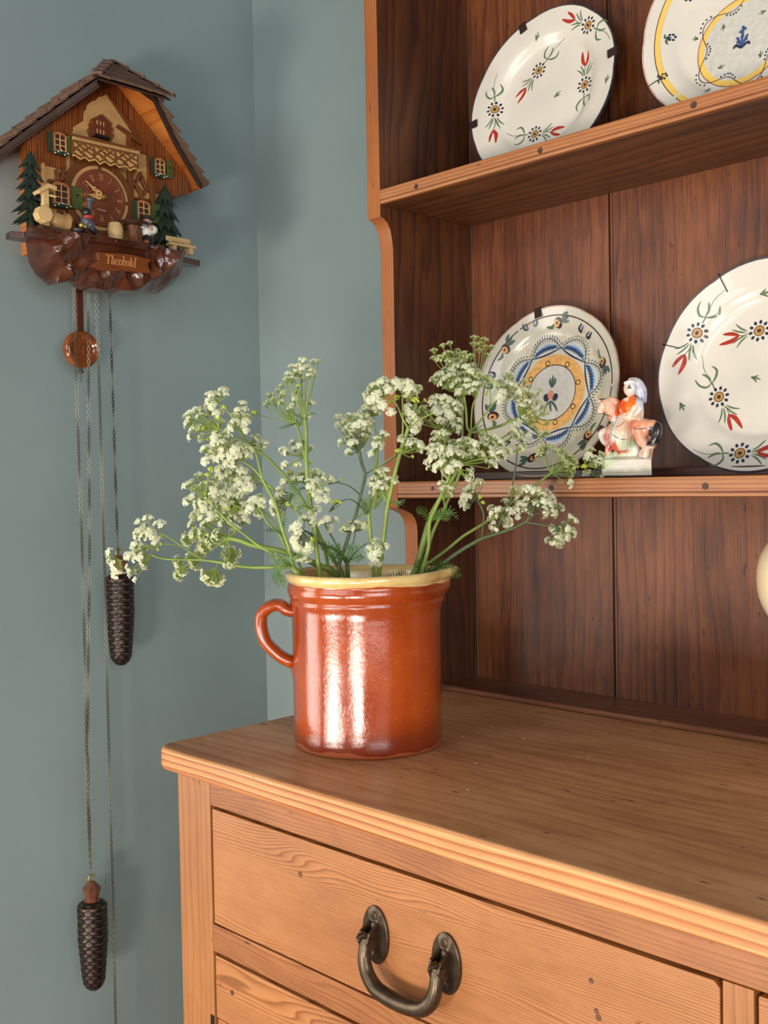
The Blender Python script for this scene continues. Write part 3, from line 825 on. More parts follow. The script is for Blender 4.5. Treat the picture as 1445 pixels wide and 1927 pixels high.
for d, zz in ((-1, -.004), (1, -.004), (-.7, .002), (.7, .002), (0, .008), (0, .013)):
    P4.stroke([(x, z-.008+zz*.2), (x+d*.006, z+zz), (x+d*.009, z+zz-.003+(.006 if zz > 0 else 0))], .003, 'blue' if zz > 0 else 'navy', .6, h=.0004)
for dx, dz in ((-.004, -.001), (.004, 0), (0, .004), (-.002, .010), (.002, .012)): P4.dot(x+dx, z+dz, .0022, .0018, 'blue', h=.0005)
for q in (.8, 2.3, 3.9, 5.4): sprig(P4, (x+.034*cos(q), z+.034*sin(q)), q+2.5, .8)
for q in (.2, 1.5, 2.8, 4.1, 5.1): sprig(P4, (x+.053*cos(q), z+.053*sin(q)), q, .8)
def blueflower(P, c, ang):
    P.begin('painted_sprig'); x, z = c
    for i in range(6): P.dot(x+.0032*cos(i+ang), z+.0032*sin(i+ang), .0014, .0014, 'navy', n=8)
    P.stroke([(x, z), (x+.006*cos(ang+3), z+.006*sin(ang+3)), (x+.008*cos(ang+2.4), z+.008*sin(ang+2.4))], .0022, 'dgreen'); P.stroke([(x, z), (x+.006*cos(ang+3.6), z+.006*sin(ang+3.6)), (x+.009*cos(ang+4.2), z+.009*sin(ang+4.2))], .0022, 'dgreen')
for c, a in (((420,400), .2), ((335,815), .1), ((600,-20), -1.0)): blueflower(P4, P4.loc(*g(*c)), a)
P4.clip_(2.62, wire=True, d=.014); P4.clip_(3.62, wire=True, d=.018)
P4.finish()

# ------------------------------------------------------------------ figurine: woman riding a horse
fig = empty('horse_figurine', (0.264, -0.110, 0.2702), 'painted pottery figurine of a woman in orange riding a pink horse, between two shelf plates', 'figurine')
YFG = -0.110
def fp(x, y, dy=0.0):    # pixels of the 9.173x zoom at (1110,700)
    return at(1110+x/9.173, 700+y/9.173, 1, YFG+dy)
K = 1/9.173/1560       # zoom pixel -> metres in height
b = MB()
def blob(x, y, rx, rz, dy=0.0, ry=None, rot=0.0):
    c = fp(x, y, dy); m = Matrix.Rotation(rot, 3, 'Y')
    b.ell(c, (rx*K*1.10, (ry if ry else rx)*K*1.0, rz*K*.96), 16, 12, m)
def limb(pts, r):
    P_ = smooth_path([fp(x, y, d) for x, y, d in pts], 4); n = len(P_)
    b.tube(P_, [lerp(r[0], r[-1], i/(n-1))*K*.92 if len(r) == 2 else (lerp(r[0], r[1], i/(n-1)*2) if i < (n-1)/2 else lerp(r[1], r[2], i/(n-1)*2-1))*K*.92 for i in range(n)], 12)
# plinth and mound
b.prism([fp(200,1790,-.012), fp(1060,1790,-.012), fp(1075,1790,.0), fp(1060,1790,.018), fp(240,1790,.018)], (0, 0, 250*K))
blob(620, 1560, 400, 95, 0, 190); blob(330, 1500, 120, 130); blob(640, 1380, 200, 260, .004, 130); blob(960, 1480, 90, 190, .003, 110)
blob(700, 1200, 170, 300, .010, 90)
# horse
blob(860, 960, 260, 150, .004, 150); blob(620, 980, 300, 170, .004, 150); blob(1060, 960, 110, 130, .004, 130)
limb([(560,900,0),(430,720,-.002),(330,560,-.003),(250,520,-.004)], (150, 130, 70))
blob(350, 540, 150, 110, -.002, 80)
limb([(250,540,-.004),(190,640,-.006),(180,720,-.007)], (80, 62, 48))
blob(160, 500, 26, 50, -.006, 20)
limb([(450,1000,0),(330,1060,-.004),(330,1250,-.005),(310,1400,-.004),(270,1500,-.004)], (95, 62, 50))
limb([(420,1000,.008),(210,1050,.006),(230,1180,.006),(300,1260,.006)], (80, 60, 45))
limb([(850,980,0),(900,1180,-.002),(970,1290,-.002),(960,1480,-.002)], (130, 85, 55))
limb([(1000,980,.008),(1060,1180,.008),(1030,1330,.008),(1030,1450,.008)], (110, 70, 50))
limb([(1110,900,.002),(1170,960,.002),(1120,1180,.0),(1060,1310,.0)], (55, 85, 45))
# rider
limb([(640,760,-.006),(560,960,-.012),(520,1150,-.014),(520,1330,-.012)], (120, 185, 150))
blob(530, 1300, 150, 60, -.011, 60)
limb([(720,800,-.004),(710,640,-.006),(700,470,-.004)], (150, 150, 130))
limb([(600,520,-.008),(560,640,-.014),(620,750,-.016)], (75, 60, 40))
limb([(830,500,-.006),(860,640,-.010),(760,760,-.014)], (75, 60, 40))
limb([(710,460,-.004),(700,340,-.005)], (62, 55))
blob(690, 290, 95, 120, -.007, 75)
blob(640, 300, 18, 14, -.012, 14)
# veil
limb([(680,195,-.004),(800,200,.002),(870,330,.004),(905,450,.004),(925,540,.004)], (90, 110, 45))
limb([(590,200,-.010),(700,170,-.008),(780,190,-.004)], (30, 48))
limb([(840,560,.004),(860,700,.004),(850,820,.004)], (80, 60))
raw = b.mesh('figure_raw', plain('x_tmp', (1,1,1,1)))
tmp = bpy.data.objects.new('tmp', raw); COL.objects.link(tmp)
rm = tmp.modifiers.new('r', 'REMESH'); rm.mode = 'VOXEL'; rm.voxel_size = 0.0008; rm.use_smooth_shade = True
sm = tmp.modifiers.new('s', 'SMOOTH'); sm.iterations = 4; sm.factor = 0.5
dg = bpy.context.evaluated_depsgraph_get()
me = bpy.data.meshes.new_from_object(tmp.evaluated_get(dg))
bpy.data.objects.remove(tmp)
me.name = 'figurine_body'
# painted regions, decided by nearest sample in the figure's own front plane
S_ = [((700,1700),srgb(222,214,196)),((300,1700),srgb(222,214,196)),((1000,1700),srgb(214,204,184)),((600,1500),srgb(206,218,186)),((340,1560),srgb(200,214,180)),((800,1450),srgb(222,222,198)),((450,1450),srgb(198,212,176)),
      ((700,1250),srgb(206,214,178)),((850,1350),srgb(228,222,204)),((950,1550),srgb(226,214,204)),((620,1560),srgb(228,214,206)),
      ((860,900),srgb(226,150,118)),((900,1080),srgb(228,156,124)),((1000,900),srgb(230,160,130)),((980,1250),srgb(232,168,140)),((930,1350),srgb(232,180,154)),((380,560),srgb(238,190,160)),((250,600),srgb(240,196,166)),((450,680),srgb(236,180,150)),
      ((330,1000),srgb(236,180,150)),((310,1200),srgb(236,186,158)),((300,1380),srgb(236,190,164)),((210,1080),srgb(230,210,200)),((260,1220),srgb(230,214,204)),((180,700),srgb(240,220,200)),((440,780),srgb(232,160,130)),
      ((1130,1000),srgb(34,30,32)),((1100,1150),srgb(34,30,32)),((1150,920),srgb(36,32,34)),((1060,1240),srgb(34,30,32)),((1060,1330),srgb(236,190,160)),((1090,880),srgb(236,170,130)),
      ((500,860),srgb(226,222,218)),((520,1020),srgb(222,220,210)),((600,900),srgb(226,214,202)),((450,1120),srgb(224,216,208)),((620,1100),srgb(228,214,200)),((520,1230),srgb(232,214,204)),((530,1330),srgb(200,74,54)),((430,1290),srgb(206,90,70)),((640,1280),srgb(206,90,70)),((370,1130),srgb(212,110,90)),
      ((700,950),srgb(232,196,166)),((720,1100),srgb(230,206,176)),((600,600),srgb(232,86,24)),((700,560),srgb(234,90,24)),((800,600),srgb(240,120,20)),((750,700),srgb(232,100,24)),((850,540),srgb(236,110,24)),((570,690),srgb(232,90,24)),((640,480),srgb(232,88,30)),((820,480),srgb(236,110,40)),
      ((720,450),srgb(240,214,190)),((700,370),srgb(240,208,184)),((680,290),srgb(242,216,196)),((760,740),srgb(236,200,170)),((640,760),srgb(238,214,196)),((860,760),srgb(232,206,180)),((890,600),srgb(232,214,190)),
      ((785,275),srgb(30,28,32)),((750,240),srgb(240,214,194)),((735,300),srgb(240,206,182)),((790,330),srgb(240,212,192)),((655,250),srgb(196,150,130)),((820,240),srgb(226,222,226)),((640,190),srgb(240,230,220)),((760,170),srgb(232,228,226)),((860,260),srgb(206,206,216)),((900,400),srgb(180,184,204)),((920,480),srgb(168,174,196)),((850,380),srgb(210,210,220)),((940,540),srgb(214,214,222)),((600,270),srgb(60,50,50))]
SP = [(fp(*p), c) for p, c in S_]
ca = me.color_attributes.new('paint', 'FLOAT_COLOR', 'POINT')
cols = []
for vtx in me.vertices:
    p = vtx.co; ws = 0; acc = [0, 0, 0]
    jx, jz = mn.noise(p*300)*.0008, mn.noise(p*300+V((9, 9, 9)))*.0008
    dd = [(((p.x+jx-q.x)*1.15)**2+(p.z+jz-q.z)**2, c) for q, c in SP]
    m0 = min(dd, key=lambda t_: t_[0])[0]
    for d, c in dd:
        if d > m0*2.2+1e-6: continue
        k_ = 1/(d+1e-8)**3; ws += k_
        for j in range(3): acc[j] += c[j]*k_
    cols += [a_/ws for a_ in acc]+[1.0]
ca.data.foreach_set('color', cols)
me.transform(Matrix.Translation(-ORG[fig.name]))
m, nt, bs = newmat('figurine_paint')
at_ = nt.nodes.new('ShaderNodeAttribute'); at_.attribute_name = 'paint'
nt.links.new(at_.outputs['Color'], bs.inputs['Base Color']); bs.inputs['Roughness'].default_value = 0.25; bs.inputs['Coat Weight'].default_value = 0.6
me.materials.clear(); me.materials.append(m)
fo = bpy.data.objects.new('figurine_body', me); COL.objects.link(fo); fo.parent = fig; ORG[fo.name] = ORG[fig.name]
from mathutils.bvhtree import BVHTree
fbv = BVHTree.FromPolygons([v.co+ORG[fig.name] for v in me.vertices], [p.vertices[:] for p in me.polygons])
def fline(name, pts, w, col):
    bb = MB(); P_ = []
    for x, y in pts:
        q = at(1110+x/9.173, 700+y/9.173, 1, -0.16)
        d = (q-CAM).normalized(); hit = fbv.ray_cast(q, d)
        if hit[0] is not None: P_.append(hit[0]-d*0.0001)
    if len(P_) > 1: bb.tube(smooth_path(P_, 3), w, 6); bb.build(name, plain('line_'+name, col, 0.3), fo, smooth=60)
fline('rein', [(215,720),(330,755),(450,795),(580,815)], .00035, srgb(40,30,30))
fline('rein', [(380,860),(390,925),(460,945),(540,910),(600,850)], .0003, srgb(50,40,40))
fline('saddle_line', [(765,975),(850,985),(950,975),(1050,958)], .0005, srgb(50,42,34))
fline('hem_line', [(365,1060),(430,1110),(500,1150),(580,1165),(670,1155)], .0004, srgb(60,84,66))
fline('mane', [(160,475),(240,430),(340,418),(440,440),(510,490)], .0006, srgb(44,38,40))
fline('ground_line', [(230,1740),(450,1728),(700,1738),(840,1725)], .0003, srgb(206,186,110))
# ------------------------------------------------------------------ cuckoo clock on the left wall
CW = XW                      # wall plane; depth w is measured out from it, u = +Y, v = Z
def W(px, py, w): return at(px, py, 0, CW + w)
def Z3(x0, y0, s): return lambda x, y: (x0+x/s, y0+y/s)
clock = empty('cuckoo_clock', (CW, -0.31, 0.60), 'carved wooden chalet cuckoo clock with shingled roof hanging on the left wall', 'clock')
M_CWOOD = wood('clock_planks', srgb(172,98,40), srgb(126,62,22), srgb(54,24,8), 'Z', (1,1,0), rings=260, contrast=0.8, fiber=0.7, wob=0.002, rough=0.35, coat=0.3, blotch=0.3, specks=0.3)
M_TIMBER = wood('clock_timber', srgb(134,76,34), srgb(104,56,24), srgb(60,30,12), 'Z', (0,1,0), rings=200, contrast=0.4, rough=0.4, coat=0.2, blotch=0.3, specks=0.2)
M_CCREAM = plain('clock_cream', srgb(206,158,98), 0.55, noise=0.12, nscale=60)
M_CORANGE = wood('clock_soffit', srgb(206,126,56), srgb(178,92,32), srgb(112,54,18), 'X', (0,1,1), rings=150, contrast=0.35, rough=0.35, coat=0.3, blotch=0.7, specks=0.3)
M_SHING = wood('shingle_wood', srgb(134,102,82), srgb(106,78,62), srgb(62,44,36), 'Y', (1,0,0), rings=300, contrast=0.3, rough=0.7, coat=0, blotch=0.6, fiber=0.9, specks=0.4)
M_ROCK = plain('varnished_carving', srgb(84,40,20), 0.25, coat=0.6, noise=0.5, nscale=34, coat_rough=0.03)
M_DIAL = plain('dial_wood', srgb(128,66,42), 0.45, noise=0.12, nscale=30)
M_PALE = plain('pale_wood', srgb(226,188,128), 0.5, noise=0.12, nscale=60)
M_BALC = plain('balcony_cream', srgb(222,172,104), 0.45, noise=0.08, nscale=50)
M_GREEN = plain('shutter_green', srgb(78,92,38), 0.55, noise=0.2, nscale=80)
M_DGREEN = plain('shutter_dark_green', srgb(46,62,40), 0.55, noise=0.2, nscale=80)
M_FIR = plain('fir_green', srgb(44,58,44), 0.5, noise=0.4, nscale=120, coat=0.1)
M_WIN = plain('window_brown', srgb(84,38,22), 0.5)
M_WHITE = plain('white_paint', srgb(236,234,228), 0.4)
M_BLACK = plain('black_paint', srgb(34,32,34), 0.3, coat=0.3)
M_GREY = plain('grey_paint', srgb(84,88,94), 0.3, coat=0.3)
M_REDP = plain('red_paint', srgb(206,62,54), 0.35)
M_SKIN = plain('skin_paint', srgb(224,170,142), 0.45)
M_GOLD = plain('brass', srgb(200,170,96), 0.3, 0.8)
M_STEEL = plain('chain_metal', srgb(138,130,110), 0.42, 0.85)
M_DSTEEL = plain('dark_chain_metal', srgb(96,90,82), 0.42, 0.85)

def slab(name, mat, px, w0, w1, zf=None, parent=clock, bevel=None, smooth=None):
    """polygon outlined in photo pixels on the plane w0, extruded out to w1"""
    b = MB(); b.prism([W(x, y, w0) if zf is None else W(*zf(x, y), w0) for x, y in px], (w1-w0, 0, 0))
    return b.build(name, mat, parent, bevel=bevel, smooth=smooth)
UC, VR, SL = -0.2985, 0.8510, 0.91       # ridge line and roof pitch
HWS = {-1: 0.172, 1: 0.147}              # the left eave reaches further than the right
# case
b = MB(); b.box(CW, CW+0.066, UC-0.097, UC+0.095, 0.592, 0.752)
b.prism([(CW, UC-0.097, 0.752), (CW, UC+0.095, 0.752), (CW, UC, VR-0.012)], (0.066, 0, 0))
b.build('case', M_CORANGE, clock, bevel=0.001)
# facade: vertical boards of the gable
def roofv(u, drop=0.0): return VR - 0.0085 - abs(u-UC)*SL
nb = 26; u0, u1 = UC-0.128, UC+0.128
for i in range(nb):
    a, c = lerp(u0, u1, i/nb), lerp(u0, u1, (i+1)/nb)
    rnd = random.random()
    lo = 0.745 if abs((a+c)/2-UC) < 0.085 else 0.705+0.006*rnd
    if a > UC+0.055: lo = 0.690+0.006*rnd + (0.0 if a < UC+0.1 else 0.004)
    if a < UC-0.075: lo = 0.698+0.008*rnd
    b = MB(); d = 0.0785+0.0012*random.random()
    pts = [(a+0.0002, lo), (c-0.0002, lo)] + ([(c-0.0002, roofv(c, .006)), (UC, roofv(UC, .006)), (a+0.0002, roofv(a, .006))] if a < UC < c else [(c-0.0002, roofv(c, .006)), (a+0.0002, roofv(a, .006))])
    b.prism([(CW+0.066, u, v) for u, v in pts], (d-0.066, 0, 0))
    b.build('gable_board', M_CWOOD, clock, bevel=0.0006, seg=1)
# lower facade cream ground
b = MB(); b.box(CW+0.0665, CW+0.074, UC-0.099, UC+0.097, 0.598, 0.765); b.build('cream_wall', M_CCREAM, clock)
g1 = Z3(0, 90, 3.6125); g2 = Z3(0, 320, 3.6125); g3 = Z3(100, 240, 8.028)
FW0 = 0.080
slab('cream_gable', M_CCREAM, [(480,590),(490,560),(485,545),(556,500),(560,440),(575,425),(580,395),(610,370),(640,362),(655,340),(685,335),(712,322),(905,600),(850,640),(850,672)], 0.076, FW0+0.001, g1, bevel=0.0006)
slab('gable_trim', M_TIMBER, [(712,318),(730,330),(930,600),(905,602)], 0.079, FW0+0.004, g1)
for q in ([(780,535),(800,525),(955,640),(950,665),(845,600),(845,670),(880,680),(880,640)], ):
    slab('brace', M_TIMBER, [(780,545),(790,525),(950,630),(950,665)], 0.079, FW0+0.004, g1)
    slab('brace', M_TIMBER, [(850,585),(880,600),(880,680),(850,672)], 0.079, FW0+0.0042, g1)
# cuckoo door
cd_ = slab('cuckoo_house', M_TIMBER, [(585,560),(600,540),(588,525),(608,505),(600,495),(625,480),(680,455),(750,520),(745,540),(762,560),(752,580),(765,600),(745,640),(600,605)], 0.080, FW0+0.005, g1, bevel=0.0005)
slab('cuckoo_door', plain('cuckoo_red_brown', srgb(112,50,28), 0.5), [(625,600),(628,495),(680,468),(730,520),(730,632)], FW0+0.004, FW0+0.0075, g1, parent=cd_, bevel=0.0004)
for k in range(3):
    for r0, r1 in ((492,520),(548,580)):
        x = 655+k*22
        slab('door_pane', M_CCREAM, [(x,r0+k*7),(x+7,r0+2+k*7),(x+7,r1+2+k*7),(x,r1+k*7)], FW0+0.007, FW0+0.0082, g1, parent=cd_)
slab('door_sill', M_BLACK, [(640,585),(735,612),(735,628),(640,602)], FW0+0.006, FW0+0.010, g1, parent=cd_)
# timbers of the lower facade (zoom 100,240 at 8.03x)
T1 = FW0+0.001
def timber(px, zf=g3, w0=0.0735, w1=T1): slab('timber', M_TIMBER, px, w0, w1, zf, bevel=0.0005)
timber([(270,130),(285,130),(300,720),(300,1600),(245,1600),(235,760)])
timber([(1100,620),(1175,640),(1180,1560),(1110,1560)])
timber([(-100,830),(230,890),(230,840),(-100,790)])
timber([(110,860),(60,840),(110,640),(130,600),(150,640)]); timber([(0,640),(40,640),(75,800),(35,830)]); timber([(130,760),(160,690),(225,640),(230,690),(140,800)])
timber([(-130,1210),(250,1265),(250,1225),(-130,1180)]); timber([(60,1230),(100,1230),(160,1385),(125,1385)]); timber([(60,1235),(95,1235),(45,1380),(10,1370)])
timber([(1180,860),(1215,850),(1330,990),(1320,1100),(1290,1080),(1270,1000)]); timber([(1180,850),(1240,770),(1280,680),(1310,700),(1250,820),(1210,880)])
timber([(1300,1040),(1340,1050),(1410,940),(1380,920)]); timber([(1300,700),(1330,760),(1390,930),(1370,950),(1290,800)])
timber([(1440,920),(1500,930),(1510,1180),(1450,1170)]); timber([(1180,1060),(1445,1100),(1445,1130),(1180,1090)])
timber([(680,1500),(750,1500),(750,1600),(680,1600)]); timber([(1120,1420),(1180,1420),(1190,1600),(1130,1600)])
# dial
DCEN = W(190.6, 372.6, 0.0865)
du = lambda r, a, w: V((CW+w, DCEN.y + r*sin(a), DCEN.z + r*cos(a)))     # a clockwise from 12
b = MB(); R0 = 0.0385
def annulus(b, r0, r1, w0, w1, a0=0, a1=2*pi, n=64):
    for i in range(n):
        p, q = lerp(a0, a1, i/n), lerp(a0, a1, (i+1)/n)
        b.add([du(r0,p,w0),du(r1,p,w0),du(r1,q,w0),du(r0,q,w0),du(r0,p,w1),du(r1,p,w1),du(r1,q,w1),du(r0,q,w1)], [(0,1,2,3),(7,6,5,4),(1,5,6,2),(0,3,7,4),(0,4,5,1),(3,2,6,7)])
annulus(b, 0.0435, 0.0540, 0.0735, FW0+0.0025); b.build('dial_surround', M_TIMBER, clock)
b = MB(); annulus(b, 0.0385, 0.0436, 0.0735, FW0+0.0035); b.build('cream_ring', M_CCREAM, clock)
for a in (0.0, pi/2, pi*1.5):
    b = MB(); annulus(b, 0.0380, 0.0445, FW0, FW0+0.0042, a-0.06, a+0.06, 4); b.build('ring_block', M_TIMBER, clock)
b = MB(); b.lathe([(0, 0.0735), (R0+0.0005, 0.0735), (R0+0.0005, 0.0845), (R0-0.0005, 0.0862), (0.0345, 0.0868), (0.0340, 0.0862), (0.0210, 0.0860), (0.0205, 0.0866), (0.0195, 0.0866), (0.0190, 0.0860), (0.0165, 0.0860), (0.0160, 0.0866), (0.0152, 0.0866), (0.0147, 0.0858), (0.0, 0.0852)], (CW, DCEN.y, DCEN.z), 72, 'x')
dial = b.build('dial', M_DIAL, clock, smooth=40)
M_NUM = plain('numeral_tan', srgb(182,118,70), 0.5)
RW = 0.0869
def bar(b, p, q, wd, w=RW, h=0.0006):   # p,q as (u,v) offsets from dial centre
    P_, Q_ = V((0, p[0], p[1])), V((0, q[0], q[1])); t = (Q_-P_).normalized(); nn = V((0, -t.z, t.y))*wd/2
    o = V((CW+w, DCEN.y, DCEN.z))
    b.prism([o+P_+nn, o+P_-nn, o+Q_-nn, o+Q_+nn], (h, 0, 0))
GL = {'I': [((0,-1),(0,1),1),((-.35,1),(.35,1),.5),((-.35,-1),(.35,-1),.5)], 'V': [((-.55,1),(0,-1),1),((.55,1),(0,-1),.55),((-.85,1),(-.3,1),.5),((.3,1),(.85,1),.5)],
      'X': [((-.55,1),(.55,-1),1),((.55,1),(-.55,-1),.55),((-.85,1),(-.3,1),.5),((.3,1),(.85,1),.5),((-.85,-1),(-.3,-1),.5),((.3,-1),(.85,-1),.5)]}
WD = {'I': .62, 'V': 1.5, 'X': 1.5}
for h, txt in enumerate(['XII','I','II','III','IV','V','VI','VII','VIII','IX','X','XI']):
    b = MB(); a = h*pi/6; tw = sum(WD[c] for c in txt); x = -tw/2
    for c in txt:
        cx = x+WD[c]/2; x += WD[c]
        for (p, q, k) in GL[c]:
            out = []
            for (gx, gy) in (p, q):
                lx, ly = (cx+gx)*0.0022, 0.0283+gy*0.0046
                out.append((lx*cos(a)+ly*sin(a), -lx*sin(a)+ly*cos(a)))
            bar(b, out[0], out[1], 0.00085*k+0.0002)
    b.build('numeral', M_NUM, dial)
bb = MB(); bar(bb, (-.006, -.0155), (.006, -.0165), .0022, w=0.0861, h=.0003); bb.build('maker_mark', plain('silver_print', srgb(190,170,160), 0.4), dial)
def hand(name, ang, L, w):
    b = MB(); t = (sin(ang), cos(ang)); f = lambda s, o: (t[0]*s - t[1]*o, t[1]*s + t[0]*o)
    pts = [(0.0, 0.0026), (0.004, .0022), (.0055, .0036), (.009, .0040), (.0125, .0030), (.0138, .0012), (.0155, .0030), (.0175, .0032), (.0190, .0018), (.0205, .0012), (L-.001, .0006), (L, 0)]
    pts = [(s*L/0.034 if s > .0001 else s, o) for s, o in pts]; pts[-1] = (L, 0.0002)
    poly = [f(s, o) for s, o in pts] + [f(s, -o) for s, o in reversed(pts[:-1])]
    b.prism([(CW+w, DCEN.y+x, DCEN.z+y) for x, y in poly], (0.0010, 0, 0))
    o = b.build(name, M_BALC, dial)
    for s, r in ((.0085, .0012), (.0165, .0009)):
        b = MB(); p = f(s*L/0.034, 0); b.lathe([(r, 0), (r, .0002), (0, .0002)], (CW+w+.0010, DCEN.y+p[0], DCEN.z+p[1]), 12, 'x'); b.build('hand_hole', M_BLACK, dial)
hand('hour_hand', radians(271), 0.0265, 0.0895)
hand('minute_hand', radians(303), 0.0330, 0.0915)
b = MB(); b.lathe([(0.0042, 0.087), (0.0042, 0.094), (0.0034, 0.0955), (0.0020, 0.0955), (0.0018, 0.0975), (0, 0.0978)], (CW, DCEN.y, DCEN.z), 20, 'x'); b.build('centre_nut', M_GOLD, dial, smooth=40)
# balcony
bw0, bw1 = FW0+0.016, FW0+0.020
rail_t = [(285,130),(1290,360)]
wave = []
for i in range(25):
    t = i/24; x = 290+t*990; y = 478+t*215 - 50*abs(sin(pi*6.5*t+.9))
    wave.append((x, y))
bal = slab('balcony', M_BALC, [(285,135),(1290,365)] + wave[::-1], bw0, bw1, g3, bevel=0.0004)
b = MB(); tp = W(*g3(285,135), bw1+0.001); tq = W(*g3(1295,365), bw1+0.001)
b.prism([W(*g3(275,118), FW0), W(*g3(275,118), bw1+.002), W(*g3(1298,352), bw1+.002), W(*g3(1298,352), FW0)], (0, 0, 0.003)); b.build('handrail', M_TIMBER, bal, bevel=0.0004)
for k in range(7):
    t0, t1 = k/7+.006, (k+1)/7-.006
    slab('coping', M_CCREAM, [(285+t0*1005,145+t0*230),(285+t1*1005,145+t1*230),(285+t1*1005,178+t1*230),(285+t0*1005,178+t0*230)], bw1, bw1+0.0025, g3, parent=bal, bevel=0.0003)
def strip(name, pts, wd, zf, w, h, parent, mat):
    b = MB(); P_ = [W(*zf(x, y), w) for x, y in pts]
    for p, q in zip(P_, P_[1:]):
        t = (q-p).normalized(); nn = V((0, -t.z, t.y))*wd/2; e = t*wd*.3
        b.prism([p-e+nn, p-e-nn, q+e-nn, q+e+nn], (h, 0, 0))
    return b.build(name, mat, parent)
M_LATT = plain('lattice_brown', srgb(124,74,34), 0.5)
def bpnt(t, v): return (292+t*985, 198+t*222 + v*205)
for t in (0.0, .325, .655, 1.0): strip('lattice_post', [bpnt(t, 0), bpnt(t, .9)], .0026, g3, bw1, .0012, bal, M_LATT)
for k in range(3):
    a, c = (.0+.328*k), (.328*(k+1)-.003)
    m_ = (a+c)/2; d = (c-a)
    strip('lattice_bar', [bpnt(a, .80), bpnt(a+d*.25, .35), bpnt(m_, .0)], .0022, g3, bw1, .0012, bal, M_LATT)
    strip('lattice_bar', [bpnt(a+d*.1, .0), bpnt(m_, .42), bpnt(c, .80)], .0022, g3, bw1, .0013, bal, M_LATT)
    strip('lattice_bar', [bpnt(m_-.02, .0), bpnt(m_+d*.25, .30), bpnt(c, .42)], .0022, g3, bw1, .0014, bal, M_LATT)
    strip('lattice_bar', [bpnt(a, .42), bpnt(a+d*.3, .62), bpnt(m_+d*.05, .85)], .0022, g3, bw1, .0015, bal, M_LATT)
    strip('lattice_bar', [bpnt(a+d*.35, .80), bpnt(m_+d*.15, .42), bpnt(c-d*.1, .05)], .0020, g3, bw1, .0016, bal, M_LATT)
strip('lattice_hem', [(x, y-44) for x, y in wave], .0018, g3, bw1, .0011, bal, M_LATT)
strip('lattice_top', [bpnt(0, .0), bpnt(1, .0)], .0020, g3, bw1, .0011, bal, M_LATT)
b = MB(); q = [W(*g3(1285,365), bw1), W(*g3(1285,365), FW0), W(*g3(1285,640), FW0), W(*g3(1285,640), bw1)]; b.prism(q, (0, -.002, 0)); b.build('balcony_end', M_TIMBER, bal)
b = MB(); q = [W(*g3(290,365), bw0), W(*g3(290,365), FW0), W(*g3(1285,590), FW0), W(*g3(1285,590), bw0)]; b.prism(q, (0, 0, .002)); b.build('balcony_floor', M_TIMBER, bal)
# windows with shutters
def window(cx, cy, hw, hh, sl, sr, flowers=5):
    w0 = T1
    n = 8
    def arch(k, ex=0.0):
        sx, sy = hw*k, hh*k; pts = [(-sx, -sy), (sx, -sy)]
        for i in range(n+1):
            a = pi*i/n; pts.append((sx*cos(a), sy*.62+sx*.55*sin(a)))
        return pts
    c = W(cx, cy, w0)
    mk = lambda pts, a, h: [(CW+a, c.y+x, c.z+y) for x, y in pts]
    b = MB(); b.prism(mk(arch(1.0), w0-.001, 0), (0.0035, 0, 0)); fr = b.build('window', plain('window_frame_tan', srgb(190,118,66), 0.5), clock, bevel=0.0003)
    b = MB(); b.prism(mk(arch(.76), w0+.002, 0), (0.0010, 0, 0)); b.build('pane', M_WIN, fr)
    b = MB(); W2 = w0+.003
    for x in (-hw*.72, 0, hw*.72): b.box(CW+W2, CW+W2+.0012, c.y+x-.0005, c.y+x+.0005, c.z-hh*.76, c.z+hh*(.9 if x == 0 else .62))
    for y in (-.76, -.25, .28): b.box(CW+W2, CW+W2+.0010, c.y-hw*.74, c.y+hw*.74, c.z+hh*y-.0005, c.z+hh*y+.0005)
    b.build('glazing_bars', M_PALE, fr)
    for side, wd, mat in ((-1, sl, M_DGREEN), (1, sr, M_GREEN)):
        if not wd: continue
        x0 = c.y+side*(hw+.0008); x1 = x0+side*wd
        b = MB(); b.prism([(CW+w0+.004, x0, c.z-hh*1.05), (CW+w0+.004, x1, c.z-hh*1.05), (CW+w0+.004, x1, c.z+hh*(.75 if side < 0 else .85)), (CW+w0+.004, x0, c.z+hh*.9)], (.0025, 0, 0))
        s = b.build('shutter', mat, clock, bevel=.0003)
        if side > 0:
            b = MB(); m_ = (x0+x1)/2; zc = c.z+hh*.12; r = .0017
            b.prism([(CW+w0+.0065, m_+x*r, zc+y*r) for x, y in ((0,-1.1),(.9,-.1),(.95,.6),(.5,.95),(0,.55),(-.5,.95),(-.95,.6),(-.9,-.1))], (.0004, 0, 0)); b.build('heart', M_BLACK, s)
    b = MB(); b.ell((CW+w0+.004, c.y, c.z-hh*1.0), (.004, hw*1.05, .0030), 12, 6); fb = b.build('flower_box', M_FIR, clock, smooth=60)
    for k in range(flowers):
        b = MB(); b.ell((CW+w0+.0070, c.y-hw*.85+hw*1.7*k/(flowers-1), c.z-hh*.95+.0022*((k*7) % 3-1)), .0012, 8, 5); b.build('blossom', M_WHITE, fb, smooth=60)
window(110.7, 270, .0110, .0140, .0070, .0090)
window(298.4, 315.6, .0100, .0130, .0055, .0085)
window(113.0, 367, .0135, .0155, .0045, .0155)
window(268.0, 398, .0120, .0145, .0070, .0130)
